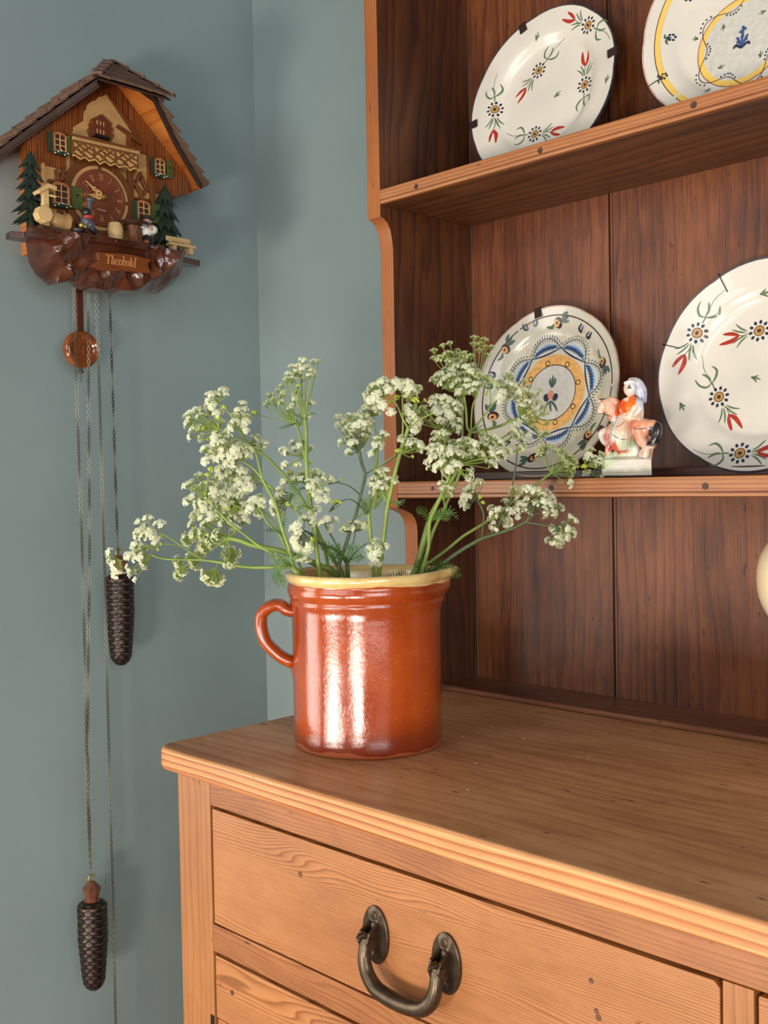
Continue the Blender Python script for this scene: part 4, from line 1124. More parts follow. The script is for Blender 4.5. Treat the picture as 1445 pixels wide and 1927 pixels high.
# roof boards and shingles
M_EDGE = plain('roof_edge', srgb(70,48,38), 0.6)
def frontw(u): return lerp(.085, .122, u/.046) if u < .046 else lerp(.122, .099, (u-.046)/.049) if u < .095 else lerp(.099, .084, min(1, (u-.095)/.06))
for s in (-1, 1):
    HW = HWS[s]; plan = [(0.0, 0.0), (0.0, .085), (.046, .122), (.095, .099), (HW, .084), (HW, 0.0)]
    b = MB(); top = [V((CW+w, UC+s*u, VR-u*SL)) for u, w in plan]
    b.prism(top, (0, -s*.0050, -.0055)); o = b.build('roof_board', [M_CORANGE, M_EDGE], clock)
    for p in o.data.polygons:
        if p.normal.z > -.3: p.material_index = 1
    b = MB()
    for (ua, wa), (ub, wb) in (((.046, .122), (.095, .099)), ((.095, .099), (HW, .084))):
        a, c_ = V((CW+wa+.0002, UC+s*ua, VR-ua*SL+.003)), V((CW+wb+.0002, UC+s*ub, VR-ub*SL+.003))
        b.prism([a, c_, c_-V((0, 0, .0085)), a-V((0, 0, .0085))], (.002, 0, 0))
    if s < 0: b.build('fascia', M_EDGE, clock)
hipP = [V((CW+.082, UC, VR+.006)), V((CW+.143, UC-.056, VR-.044)), V((CW+.143, UC+.056, VR-.044))]
b = MB(); b.prism([p-V((0, 0, .0045)) for p in hipP], (0, 0, .003)); b.build('hip_board', plain('hip_dark', srgb(74,44,28), 0.6, noise=0.2), clock)
shm = {}
def shingle(pos, down, across, nrm, L, wd, tag_):
    key = tag_
    if key not in shm:
        r = random.Random(key); b = MB(); t = .0016
        a = [r.uniform(-.08, .08) for _ in range(4)]
        b.add([(-.5, 0, 0), (.5, 0, 0), (.5+a[0]*.4, 1+a[1], 0), (-.5+a[2]*.4, 1+a[3], 0), (-.5, 0, .35), (.5, 0, .35), (.5+a[0]*.4, 1+a[1], 1), (-.5+a[2]*.4, 1+a[3], 1)],
              [(3,2,1,0),(4,5,6,7),(0,1,5,4),(1,2,6,5),(2,3,7,6),(3,0,4,7)])
        shm[key] = b.mesh('roof_shingle', M_SHING)
    o = bpy.data.objects.new('roof_shingle', shm[key]); COL.objects.link(o); o.parent = clock
    m_ = Matrix((( across.x*wd, down.x*L, nrm.x*.0032, 0), (across.y*wd, down.y*L, nrm.y*.0032, 0), (across.z*wd, down.z*L, nrm.z*.0032, 0), (0, 0, 0, 1)))
    o.matrix_local = Matrix.Translation(pos-ORG[clock.name]) @ m_
rs = random.Random(3)
rows = 9
for s in (-1, 1):
    dn = V((0, s, -SL)).normalized(); nr = V((0, s*SL, 1)).normalized(); ac = V((1, 0, 0))
    HW = HWS[s]; Ls = HW*sqrt(1+SL*SL)
    for r in range(rows):
        t = r/rows; u = HW*t; um = HW*(t+.6/rows)
        wmax = frontw(um)+.005
        w_ = -.002 - rs.random()*.008
        while w_ < wmax-.002:
            wd = rs.uniform(.015, .024); e = min(w_+wd, wmax+rs.uniform(-.001, .003))
            st = max(w_, .001)
            if e-st > .003:
                tilt = (dn + nr*.075).normalized()
                p = V((CW+(st+e)/2, UC+s*u, VR-u*SL)) + nr*.0030 + dn*rs.uniform(-.0025, .0025)
                shingle(p, tilt, ac, tilt.cross(ac)*(-1 if tilt.cross(ac).z < 0 else 1), Ls/rows*1.34, (e-st)*.97, rs.randint(0, 5)+10*(s+1))
            w_ = e
# hip shingles
A0 = hipP[0]; dn = ((hipP[1]+hipP[2])/2-A0); HL = dn.length; dn.normalize(); ac = V((0, 1, 0)); nr = ac.cross(dn); nr = nr if nr.z > 0 else -nr
for r in range(4):
    t0 = r/4; half = .056*(t0+.22)+.001
    if r == 3: half = .0575
    x = -half
    while x < half-.002:
        wd = rs.uniform(.013, .019); e = min(x+wd, half)
        if e-x > .003:
            tilt = (dn+nr*.08).normalized()
            shingle(A0+dn*(HL*t0-.001)+ac*((x+e)/2)+nr*.0016, tilt, ac, nr, HL/4*1.3, (e-x)*.97, rs.randint(0, 5)+50)
        x = e
for s in (-1, 1):     # ridge caps along the hips
    e_ = hipP[1] if s < 0 else hipP[2]
    for k in range(4):
        p = A0.lerp(e_, k/4); d_ = (e_-A0).normalized(); a2 = d_.cross(V((0, 0, 1))).normalized(); n2 = a2.cross(d_); n2 = n2 if n2.z > 0 else -n2
        shingle(p+n2*.0035, (d_+n2*.05).normalized(), a2, n2, (e_-A0).length/4*1.15, .014, 70+k)
# sawn eave trims
for s in (-1, 1):
    HW = HWS[s]; VE = VR-HW*SL-.003; b = MB(); n = 8
    for k in range(n):
        w0 = .002+k*.0100
        b.prism([(CW+w0, UC+s*(HW-.004), VE+.004), (CW+w0+.0094, UC+s*(HW-.004), VE+.004), (CW+w0+.0088, UC+s*(HW-.004), VE-.003-(k % 2)*.002), (CW+w0+.001, UC+s*(HW-.004), VE-.004)], (0, s*.003, 0))
    b.build('eave_trim', M_CORANGE, clock)
# carved firs
def fir(name, c, h, r, tiers, seed):
    rr = random.Random(seed); b = MB()
    b.tube([c, c+V((0, 0, h*.9))], [.0035, .001], 8)
    for t in range(tiers):
        z0 = h*(.10+.82*t/tiers); R = r*(1-.52*t/tiers); n = 11
        ph = rr.random()*6; B = len(b.v); hz = h/tiers*1.25
        b.v.append(c+V((0, 0, z0+hz)))
        for k in range(n*2):
            q = ph+2*pi*k/(n*2); rad = R*(1.0 if k % 2 == 0 else .62)*rr.uniform(.86, 1.1)
            b.v.append(c+V((cos(q)*rad*.6, sin(q)*rad, z0+(-.15 if k % 2 == 0 else .22)*hz+rr.uniform(-.001, .001))))
        b.v.append(c+V((0, 0, z0+hz*.25)))
        for k in range(n*2):
            b.f.append([B, B+1+k, B+1+(k+1) % (n*2)]); b.m.append(0); b.f.append([B+n*2+1, B+1+(k+1) % (n*2), B+1+k]); b.m.append(0)
    return b.build(name, M_FIR, clock, smooth=25)
c = W(61, 436, .090); fir('fir_tree', c, W(57, 282, .090).z-c.z, .0290, 6, 1)
c = W(313, 474, .085); fir('fir_tree', c, W(306, 348, .085).z-c.z, .0330, 4, 5)
# platform
PT = 0.6030
pl = [(.064, -.449), (.080, -.450), (.087, -.436), (.112, -.428), (.130, -.412), (.134, -.34), (.132, -.255), (.116, -.222), (.097, -.197), (.090, -.161), (.074, -.156), (.064, -.190)]
b = MB(); b.prism([(CW+w_, u, PT-.0085) for w_, u in pl], (0, 0, .0085)); b.build('platform', M_ROCK, clock, bevel=.001)
b = MB()
b.ell(W(85, 437, .118), (.016, .026, .0085), 12, 8); b.ell(W(122, 443, .112), (.014, .018, .0060), 12, 8); b.ell(W(205, 455, .118), (.010, .022, .0040), 12, 8)
b.build('rock_mound', M_ROCK, clock, smooth=25)
# carved rock front: faceted surface bulging out of the case
outl_top = lambda u: PT-.006
def rock_bottom(px):
    pts = [(57,455),(60,486),(72,511),(94,531),(112,529),(130,526),(152,540),(177,547),(187,538),(205,547),(235,551),(263,546),(293,549),(318,533),(330,510),(334,480)]
    for a, c_ in zip(pts, pts[1:]):
        if a[0] <= px <= c_[0]: return lerp(a[1], c_[1], (px-a[0])/(c_[0]-a[0]))
    return pts[-1][1]
npw = .1310; NU0, NU1 = W(*g2(590, 630), npw).y, W(*g2(1030, 650), npw).y
b = MB(); nu, nv = 150, 56
UL, UR = W(59, 470, .080).y, W(333, 500, .080).y
grid = []
for i in range(nu+1):
    t = i/nu; u = lerp(UL, UR, t); x = lerp(57, 334, t)
    zb = W(x, rock_bottom(x), .088).z
    for j in range(nv+1):
        s = j/nv; z = lerp(PT-.004, zb, s)
        edge = min(1, min(t, 1-t)/.12); edge = sqrt(edge)
        bul = .078+.052*edge - .046*s**3*edge
        # chiselled facets
        q_ = mn.noise(V((u*9, z*9, 2.0)))*.6
        sc_ = lambda a, c, e: mn.voronoi(V(((u*.8+z*.6)*a+q_, (z*.8-u*.6)*c+q_, e)))[0][0]
        fac = (sc_(16, 34, .3)-.4)*.036 + (sc_(70, 26, 5.1)-.4)*.014
        gro = .0022*abs(sin(u*60+z*95+mn.noise(V((u*12, z*12, 0)))*5))**4
        nx = g2(0, 0)
        plate_zone = 1.0
        bul += (fac - gro)*edge*plate_zone
        if NU0 < u < NU1 and PT-.042 < z < PT-.006: bul = min(bul, npw-.0065)
        b.v.append(V((CW+max(.074, bul), u, z)))
for i in range(nu):
    for j in range(nv):
        a = i*(nv+1)+j; b.f.append([a, a+1, a+nv+2, a+nv+1]); b.m.append(0)
B = len(b.v)        # back rim
for i in range(nu+1):
    for j in (0, nv):
        p = b.v[i*(nv+1)+j]; b.v.append(V((CW+.066, p.y, p.z)))
for i in range(nu):
    b.f.append([i*(nv+1)+nv, B+2*i+1, B+2*i+3, (i+1)*(nv+1)+nv]); b.m.append(0)
for i in (0, nu):
    for j in range(nv):
        a = i*(nv+1)+j; p0, p1 = b.v[a], b.v[a+1]; B2 = len(b.v)
        b.v += [V((CW+.066, p0.y, p0.z)), V((CW+.066, p1.y, p1.z))]
        b.f.append([a, B2, B2+1, a+1] if i == 0 else [a+1, B2+1, B2, a]); b.m.append(0)
b.build('carved_rock', M_ROCK, clock, smooth=30, weld=False)
# name plate
npw = .1310
M_NPL = wood('nameplate_wood', srgb(150,82,34), srgb(120,58,22), srgb(78,34,12), 'Y', (0,0,1), rings=250, contrast=0.5, rough=0.3, coat=0.5)
npl = slab('nameplate', M_NPL, [(650,562),(850,575),(1018,612),(985,648),(1012,705),(840,690),(690,690),(600,655),(655,615)], npw-.006, npw, g2, bevel=.0006)
M_LET = plain('letter_tan', srgb(222,150,92), 0.45)
LT = {'T': [[(.05,.86),(.08,1.0),(.75,1.0),(.74,.86)], [(.42,1.0),(.36,.06)], [(.2,.02),(.55,.02)]],
      'h': [[(.02,1.0),(.18,1.0),(.12,.03)], [(.0,.02),(.26,.02)], [(.14,.45),(.30,.62),(.44,.55),(.42,.04)], [(.34,.02),(.56,.02)]],
      'e': [[(.06,.33),(.44,.40),(.42,.56),(.26,.64),(.08,.48),(.07,.2),(.22,.02),(.44,.12)]],
      'o': [[(.24,.64),(.07,.48),(.06,.2),(.22,.02),(.42,.16),(.44,.45),(.24,.64)]],
      'b': [[(.0,1.0),(.15,1.0),(.09,.06),(.26,.02),(.44,.18),(.46,.46),(.32,.62),(.13,.46)]],
      'a': [[(.40,.60),(.22,.63),(.06,.44),(.06,.16),(.18,.02),(.36,.18)], [(.42,.64),(.38,.06),(.50,.04)]],
      'l': [[(.0,1.0),(.15,1.0),(.09,.03)], [(-.02,.02),(.25,.02)]],
      'd': [[(.40,.58),(.24,.64),(.07,.46),(.06,.16),(.2,.02),(.36,.18)], [(.32,1.0),(.46,1.0),(.38,.06),(.52,.03)]]}
ADV = {'T': .80, 'h': .62, 'e': .52, 'o': .54, 'b': .54, 'a': .56, 'l': .34, 'd': .58}
x = 0.0; tot = sum(ADV[c_] for c_ in 'Theobald')
p0 = W(*g2(716, 628), npw); p1 = W(*g2(924, 657), npw); ex = (p1-p0)/tot; HT = .0118
for c_ in 'Theobald':
    b = MB()
    for st in LT[c_]:
        P_ = [p0+ex*(x+a+.10*d)+V((.0002, 0, d*HT-.001)) for a, d in st]
        P_ = smooth_path(P_, 3) if len(P_) > 3 and c_ not in 'T' else P_
        for p, q in zip(P_, P_[1:]):
            t = (q-p).normalized(); wd = .0005+.0007*abs(t.z)
            nn = V((0, -t.z, t.y))*wd/2*1.15; e = t*.0002
            b.prism([p-e+nn, p-e-nn, q+e-nn, q+e+nn], (.0006, 0, 0))
    b.build('letter', M_LET, npl); x += ADV[c_]
# things glued to the platform
def WP(px, w): return V((CW+w, W(px, 460, w).y, PT))
# pump with trough
pc = WP(87, .122)
pu = MB(); pu.box(pc.x-.0035, pc.x+.0035, pc.y-.0042, pc.y+.0042, PT, PT+.052); pump = pu.build('pump_post', M_PALE, clock, bevel=.001)
b = MB(); b.prism([(pc.x-.008, pc.y-.013, PT+.045), (pc.x-.008, pc.y+.001, PT+.056), (pc.x-.008, pc.y+.013, PT+.054), (pc.x-.008, pc.y+.013, PT+.049), (pc.x-.008, pc.y+.002, PT+.050), (pc.x-.008, pc.y-.011, PT+.041)], (.016, 0, 0)); b.build('pump_roof', M_PALE, pump, bevel=.0005)
b = MB(); b.tube([(pc.x+.004, pc.y+.004, PT+.042), (pc.x+.006, pc.y+.012, PT+.041)], .0014, 8); b.build('spout', M_PALE, pump)
tc_ = WP(82, .130)
b = MB(); rr = .0112
b.lathe([(0, 0), (rr*.96, 0), (rr, .001), (rr, .012), (rr*.96, .013), (0, .013)], (tc_.x-.006, tc_.y, PT+rr*.92+.004), 8, 'x'); b.build('trough_end', M_PALE, pump, bevel=.0006)
b = MB(); t2 = WP(112, .122)
b.tube([(t2.x, t2.y-.012, PT+.009), (t2.x, t2.y-.008, PT+.012), (t2.x, t2.y+.004, PT+.011), (t2.x, t2.y+.012, PT+.012), (t2.x, t2.y+.014, PT+.011)], [.009, .0115, .0105, .0120, .010], 10); b.build('log', plain('log_wood', srgb(190,148,96), 0.55, noise=0.3, nscale=50), clock, smooth=40)
# dancing figure in dark clothes with a red scarf
f0 = WP(164, .128)
def fig_(name, mat, parts, parent=clock):
    b = MB()
    for kind, *a in parts:
        if kind == 'e': b.ell(f0+V(a[0]), a[1], 14, 10)
        else: b.tube(smooth_path([f0+V(p) for p in a[0]], 3), a[1], 8)
    return b.build(name, mat, parent, smooth=60)
swp = fig_('chimney_sweep', M_GREY, [('e', (0, 0, .016), (.0075, .0085, .010)), ('e', (.002, .004, .012), (.006, .007, .006))])
fig_('head', M_BLACK, [('e', (.003, -.0015, .0275), (.0062, .0062, .0062))], swp)
fig_('scarf', M_REDP, [('e', (.004, .0005, .0215), (.0066, .0070, .0026))], swp)
fig_('raised_arm', M_GREY, [('t', [(.002, -.001, .020), (.004, .002, .032), (.004, .003, .042)], .0032), ('e', (.004, .005, .0445), (.004, .0065, .0032))], swp)
fig_('leg', M_BLACK, [('t', [(0, .003, .012), (.002, .008, .006), (.002, .012, .004)], .004)], swp)
fig_('leg', M_BLACK, [('t', [(0, -.003, .010), (.002, -.006, .005), (.002, -.012, .002)], .0035)], swp)
fig_('boot', M_GREY, [('e', (.003, -.015, .0025), (.004, .0055, .003))], swp)
fig_('gold_bell', M_GOLD, [('e', (.003, -.009, .0095), (.004, .0045, .004)), ('e', (.003, -.0045, .0085), (.0035, .0035, .0035))], swp)
# barrel, table
bc = WP(218, .112)
b = MB(); b.lathe([(0, 0), (.0085, 0), (.0102, .008), (.0108, .014), (.0100, .021), (.0090, .0255), (.0070, .0262), (0, .0262)], bc, 14); b.build('barrel', M_PALE, clock, smooth=30)
tb = WP(252, .120)
b = MB(); b.lathe([(0, .0235), (.021, .0235), (.0225, .0255), (.0222, .028), (.020, .029), (0, .029)], tb, 22); tbl = b.build('round_table', plain('dark_walnut', srgb(62,34,26), 0.35, coat=0.3), clock, smooth=40)
b = MB(); b.lathe([(0, 0), (.0105, 0), (.0075, .006), (.0075, .016), (.0105, .0236), (0, .0236)], tb, 10); b.build('table_foot', M_TIMBER, tbl, smooth=30)
# seated drinker
f0 = WP(276, .120)
man = fig_('drinker_figure', M_BLACK, [('e', (0, .002, .008), (.006, .0085, .009)), ('t', [(0, .002, .012), (.006, -.004, .010), (.007, -.005, .002)], .004)])
fig_('shirt', M_WHITE, [('e', (0, .001, .020), (.0065, .0075, .009)), ('e', (.004, .008, .0225), (.0062, .0068, .0062)), ('e', (.004, -.008, .0275), (.0062, .0068, .0062))], man)
fig_('head', M_SKIN, [('e', (.004, -.0015, .0315), (.0055, .0055, .0060)), ('t', [(.007, .005, .021), (.009, 0, .025), (.009, -.003, .027)], .0024), ('t', [(.007, -.007, .026), (.009, -.003, .027)], .0024)], man)
fig_('hat', M_FIR, [('e', (.004, -.001, .0365), (.0095, .0110, .0016)), ('e', (.004, -.001, .0385), (.0055, .0060, .0035))], man)
fig_('boot', M_TIMBER, [('e', (.008, -.006, .003), (.006, .0045, .0035))], man)
# bench
bn = WP(341, .112)
bt = MB(); bt.box(bn.x-.006, bn.x+.006, bn.y-.0215, bn.y+.0215, PT+.0085, PT+.0125); bench = bt.build('bench', M_PALE, clock, bevel=.0006)
b = MB(); b.box(bn.x-.009, bn.x-.006, bn.y-.0205, bn.y+.0205, PT+.0165, PT+.0235); b.build('bench_back', M_PALE, bench, bevel=.0006)
for s in (-1, 1):
    b = MB(); b.box(bn.x-.005, bn.x+.005, bn.y+s*.014-.003, bn.y+s*.014+.003, PT, PT+.0085); b.build('bench_leg', M_PALE, bench)
    b = MB(); b.box(bn.x-.0088, bn.x-.0062, bn.y+s*.014-.002, bn.y+s*.014+.002, PT+.008, PT+.018); b.build('bench_leg', M_PALE, bench)

# pendulum
PW = .045
top = W(151, 520, PW); bot = W(151, 622, PW)
b = MB(); b.box(top.x-.0015, top.x+.0015, bot.y-.0050, bot.y+.0050, bot.z, .66); pend = b.build('pendulum', plain('pendulum_rod_wood', srgb(88,40,24), 0.4, coat=0.3), clock, bevel=.0005)
pc = W(153, 658, PW+.004)
b = MB(); R_ = .0265
b.lathe([(0, -.006), (R_*.9, -.006), (R_, -.003), (R_*1.0, .001), (R_*.96, .0045), (R_*.90, .0060), (R_*.84, .0052), (R_*.80, .0058), (R_*.76, .0048), (R_*.70, .0050), (R_*.62, .0020), (0, .0020)], pc, 48, 'x')
M_BOB = plain('bob_wood', srgb(140,72,28), 0.2, coat=0.8, noise=0.4, nscale=60)
bob = b.build('pendulum_bob', M_BOB, pend, smooth=40)
b = MB(); s_ = .0028
tree = [(-.4,-4.2),(-.4,-3.2),(-2.6,-3.0),(-1.2,-1.2),(-2.1,-1.2),(-.9,.5),(-1.6,.5),(0,3.2),(1.6,.5),(.9,.5),(2.1,-1.2),(1.2,-1.2),(2.6,-3.0),(.4,-3.2),(.4,-4.2)]
P_ = [V((pc.x+.0022, pc.y+a*s_+.001, pc.z+d*s_)) for a, d in tree]
b.tube(P_+[P_[0]], .0005, 5); b.build('tree_carving', plain('bob_dark', srgb(84,38,14), 0.4), bob)
b = MB(); b.tube([pc+V((-.003, 0, -R_-.001)), pc+V((-.003, 0, -R_-.018))], .0009, 8); b.lathe([(0, 0), (.004, .001), (.004, .003), (.002, .005), (0, .005)], pc+V((-.003, 0, -R_-.006)), 10); b.build('rating_nut', M_DSTEEL, pend, smooth=40)

# chains of oval links
def chain(name, pts, mat, tw=1.0, pitch=.0056):
    P_ = smooth_path(pts, 10) if len(pts) > 2 else pts
    segs = []; acc = 0; out = [P_[0].copy()]
    for a, c_ in zip(P_, P_[1:]):
        L_ = (c_-a).length; d = 0
        while acc + (L_-d) >= pitch*.78:
            d += pitch*.78-acc; acc = 0; out.append(a.lerp(c_, min(1, d/L_)))
        acc += L_-d
    b = MB(); ph = 0.3
    for i in range(len(out)-1):
        m_ = (out[i]+out[i+1])/2; t = (out[i+1]-out[i]).normalized()
        ang = ph + (i % 2)*pi/2 + .25*sin(i*.21*tw)
        n_ = V((sin(ang), cos(ang), 0)); n_ = (n_-t*n_.dot(t)).normalized()
        ring = []; a_, b_ = pitch*.60, .0019
        for k in range(8):
            q = 2*pi*k/8; ring.append(m_ + t*(cos(q)*a_) + n_*(sin(q)*b_))
        B = len(b.v); bn_ = t.cross(n_)
        for k in range(8):
            rd = (ring[k]-m_).normalized()
            for q in range(4):
                aa = pi/2*q+pi/4; b.v.append(ring[k]+rd*(cos(aa)*.00050)+bn_*(sin(aa)*.00050))
        for k in range(8):
            for q in range(4):
                b.f.append([B+k*4+q, B+((k+1) % 8)*4+q, B+((k+1) % 8)*4+(q+1) % 4, B+k*4+(q+1) % 4]); b.m.append(0)
    o = b.build(name, mat, clock, smooth=60)
    tag(o, kind='stuff')
    return o
CWD = .062
cA = [W(137.6,528,CWD), W(145,760,CWD), W(153.5,1000,CWD), W(157,1132,CWD), W(161,1296,CWD), W(163,1420,CWD+.001), W(165,1500,CWD+.001), W(170,1640,CWD)]
cB = [W(165.7,535,CWD), W(167,760,CWD), W(168.5,1000,CWD), W(168,1109,CWD), W(166,1250,CWD), W(165.5,1420,CWD-.001), W(167,1500,CWD-.002), W(171,1638,CWD-.001)]
cC = [W(180,535,CWD+.01), W(186,700,CWD+.01), W(194.5,1000,CWD+.01), W(198.6,1132,CWD+.01), W(202,1296,CWD+.01), W(210,1600,CWD+.008), W(213.5,1709,CWD+.006), W(217,1896,CWD+.004), W(219,1990,CWD+.004)]
cD = [W(206,545,CWD-.01), W(211,700,CWD-.01), W(216,860,CWD-.01), W(220.5,1000,CWD-.01), W(223,1046,CWD-.01)]
chain('chain', cA, M_STEEL); chain('chain', cB, M_STEEL, 1.7); chain('chain', cC, M_STEEL, .6); chain('chain', cD, M_DSTEEL, 2.3)

# pine cone weights
M_CONE = plain('cone_iron', srgb(50,44,42), 0.42, 0.6, noise=0.3, nscale=60)
M_COPPER = plain('cone_copper', srgb(150,98,76), 0.40, 0.7, noise=0.25, nscale=90)
def cone(px, ptop, pbot, w, label, seed):
    T_ = W(px, ptop, w); B_ = W(px+2.5, pbot, w); H = T_.z-B_.z
    o_ = empty('pine_cone_weight', (T_.x, T_.y, T_.z), label, 'clock weight', 'cast iron pine cone weights of the cuckoo clock')
    ax = V((0, (B_.y-T_.y)*.4, -1)).normalized()
    b = MB(); n = 48; m = 150; B0 = 0
    for j in range(m+1):
        s = j/m
        r = .0205*(1-.30*max(0, s-.45)/.55)*min(1, (s/.06))**.35
        if s > .86: r *= sqrt(max(0, 1-((s-.86)/.14)**2.2))
        row = s*24
        for k in range(n):
            q = 2*pi*k/n
            col = q/(2*pi)*8
            # overlapping scales: each tilts out towards its lower rounded edge
            best = 0
            for par in (0, 1):
                cc = col + par*.5; dc = (cc-math.floor(cc))-.5
                rr_ = row/2+par*.5; edge = .30*(abs(dc)*2)**2
                fr_ = (rr_+edge)-math.floor(rr_+edge)
                hgt = fr_*(1-(abs(dc)*2)**2*.5)
                best = max(best, hgt)
            rad = r*(.90+.13*best)
            b.v.append(V((T_.x, T_.y, T_.z)) + ax*(s*H) + V((cos(q)*rad, sin(q)*rad, 0)))
    for j in range(m):
        for k in range(n):
            b.f.append([j*n+k, (j+1)*n+k, (j+1)*n+(k+1) % n, j*n+(k+1) % n]); b.m.append(0)
    # raised scale edges get a lighter copper colour
    b.f.append([k for k in range(n)]); b.m.append(0)
    me = b.build('cone_body', M_CONEB, o_, smooth=180)
    me.visible_shadow = True
    c = MB(); c.lathe([(.0085, -.002), (.0098, .006), (.0128, .0135), (.0130, .0155), (.0045, .0250), (.0, .0255)], T_, 8); c.build('cone_cap', M_COPPER, o_, smooth=25)
    c = MB(); c.tube([T_+V((sin(a)*.0045, cos(a)*.0048, .0285+.0052*sin(a*1)+0)) if False else T_+V((0, .0045*cos(a), .0292+.0052*sin(a))) for a in [2*pi*i/18 for i in range(17)]], .0011, 8)
    c.build('hook', M_GOLD, o_, smooth=60)
def cone_mat():
    m, nt, b = newmat('cone_metal')
    N = nt.nodes.new; L = nt.links.new
    geo = N('ShaderNodeNewGeometry'); r = N('ShaderNodeMapRange'); r.inputs[1].default_value = .515; r.inputs[2].default_value = .60
    L(geo.outputs['Pointiness'], r.inputs[0])
    mx = N('ShaderNodeMix'); mx.data_type = 'RGBA'; L(r.outputs[0], mx.inputs['Factor'])
    mx.inputs['A'].default_value = srgb(46,40,38); mx.inputs['B'].default_value = srgb(190,134,108)
    L(mx.outputs['Result'], b.inputs['Base Color']); b.inputs['Metallic'].default_value = 0.6; b.inputs['Roughness'].default_value = 0.36
    return m
M_CONEB = cone_mat()
cone(224, 1078, 1253, CWD-.01, 'dark pine cone weight hanging higher, half behind the leftmost white flowers', 1)
cone(173, 1692, 1864, CWD, 'dark pine cone weight hanging lowest, near the bottom left corner', 2)
# ------------------------------------------------------------------ cow parsley in the jug
M_STALK = plain('stalk_green', srgb(132,152,68), 0.45, noise=0.3, nscale=40)
M_STALKD = plain('stalk_dark', srgb(84,98,58), 0.5, noise=0.3, nscale=40)
M_LEAF = plain('leaf_green', srgb(86,118,52), 0.5, noise=0.3, nscale=60)
def petal_mat(name, col, tr):
    m, nt, b = newmat(name)
    b.inputs['Base Color'].default_value = col; b.inputs['Roughness'].default_value = 0.6
    t = nt.nodes.new('ShaderNodeBsdfTranslucent'); t.inputs[0].default_value = col
    mx = nt.nodes.new('ShaderNodeMixShader'); mx.inputs[0].default_value = tr
    out = [n for n in nt.nodes if n.type == 'OUTPUT_MATERIAL'][0]
    nt.links.new(b.outputs[0], mx.inputs[1]); nt.links.new(t.outputs[0], mx.inputs[2]); nt.links.new(mx.outputs[0], out.inputs[0])
    return m
M_PETAL = petal_mat('petal_white', srgb(255,254,232), 0.45)
M_PETG = petal_mat('petal_green_white', srgb(236,240,190), 0.42)
M_BUD = petal_mat('bud_yellow_green', srgb(208,220,90), 0.3)

def umbellet_mesh(kind, seed):
    r = random.Random(seed*13+5); b = MB()
    nf = {'w': 15, 'g': 15, 'y': 9, 'h': 46, 'f': 7}[kind]
    for i in range(nf):
        t = (i+.5)/nf; ph = i*2.39996+r.uniform(-.3, .3)
        if kind == 'h': el = lerp(1.45, -.15, t); rad = 1.0
        else: el = lerp(1.5, .45, t**.8); rad = 1.0
        if kind == 'y': el = lerp(1.4, .3, t); rad = .55
        if kind == 'f': el = lerp(1.3, .55, t)
        d = V((cos(el)*cos(ph), cos(el)*sin(ph), sin(el)*.75)); P_ = d*rad*r.uniform(.85, 1.05) - V((0, 0, .35))
        b.k = 1
        o = V((0, 0, -.95)); s_ = (P_-o).cross(V((.3, .5, .2))).normalized()*.035; u_ = (P_-o).normalized().cross(s_)
        b.add([o+s_, o-s_*.5+u_*.8, o-s_*.5-u_*.8, P_+s_, P_-s_*.5+u_*.8, P_-s_*.5-u_*.8], [(0,1,4,3),(1,2,5,4),(2,0,3,5)])
        if kind == 'y':
            b.k = 0; b.ell(P_, (.20, .20, .26), 6, 4); continue
        n_ = (d+V((r.uniform(-.4, .4), r.uniform(-.4, .4), r.uniform(0, .5)))).normalized(); a_, c_ = rotframe(n_)
        b.k = 2; b.ell(P_+n_*.03, .075, 5, 3)
        b.k = 0; L_ = {'w': .34, 'g': .24, 'h': .21, 'f': .46}[kind]*r.uniform(.85, 1.15); q0 = r.random()*6
        for k in range(5):
            q = q0+2*pi*k/5; e = a_*cos(q)+c_*sin(q); f = a_*cos(q+pi/2)+c_*sin(q+pi/2); l = L_*r.uniform(.8, 1.2); w_ = l*.40
            up = n_*r.uniform(-.02, .10)
            b.add([P_+e*.03, P_+e*l*.55-f*w_+up*.6, P_+e*l*.95-f*w_*.55+up, P_+e*l*.88+up*1.2, P_+e*l*.95+f*w_*.55+up, P_+e*l*.55+f*w_+up*.6, P_+e*l*.55+up*.2],
                  [(0,1,6),(1,2,3,6),(3,4,5,6),(5,0,6)])
    return b.mesh('umbellet_'+kind, {'w': [M_PETAL, M_STALK, M_BUD], 'g': [M_PETG, M_STALK, M_BUD], 'y': [M_BUD, M_STALK, M_BUD], 'h': [M_PETAL, M_STALK, M_BUD], 'f': [M_PETAL, M_STALK, M_BUD]}[kind])
UM = {k: [umbellet_mesh(k, i) for i in range({'w': 6, 'f': 4}.get(k, 3))] for k in 'wgyhf'}
DJ = (JC - CAM).dot(FW)
rf = random.Random(11)
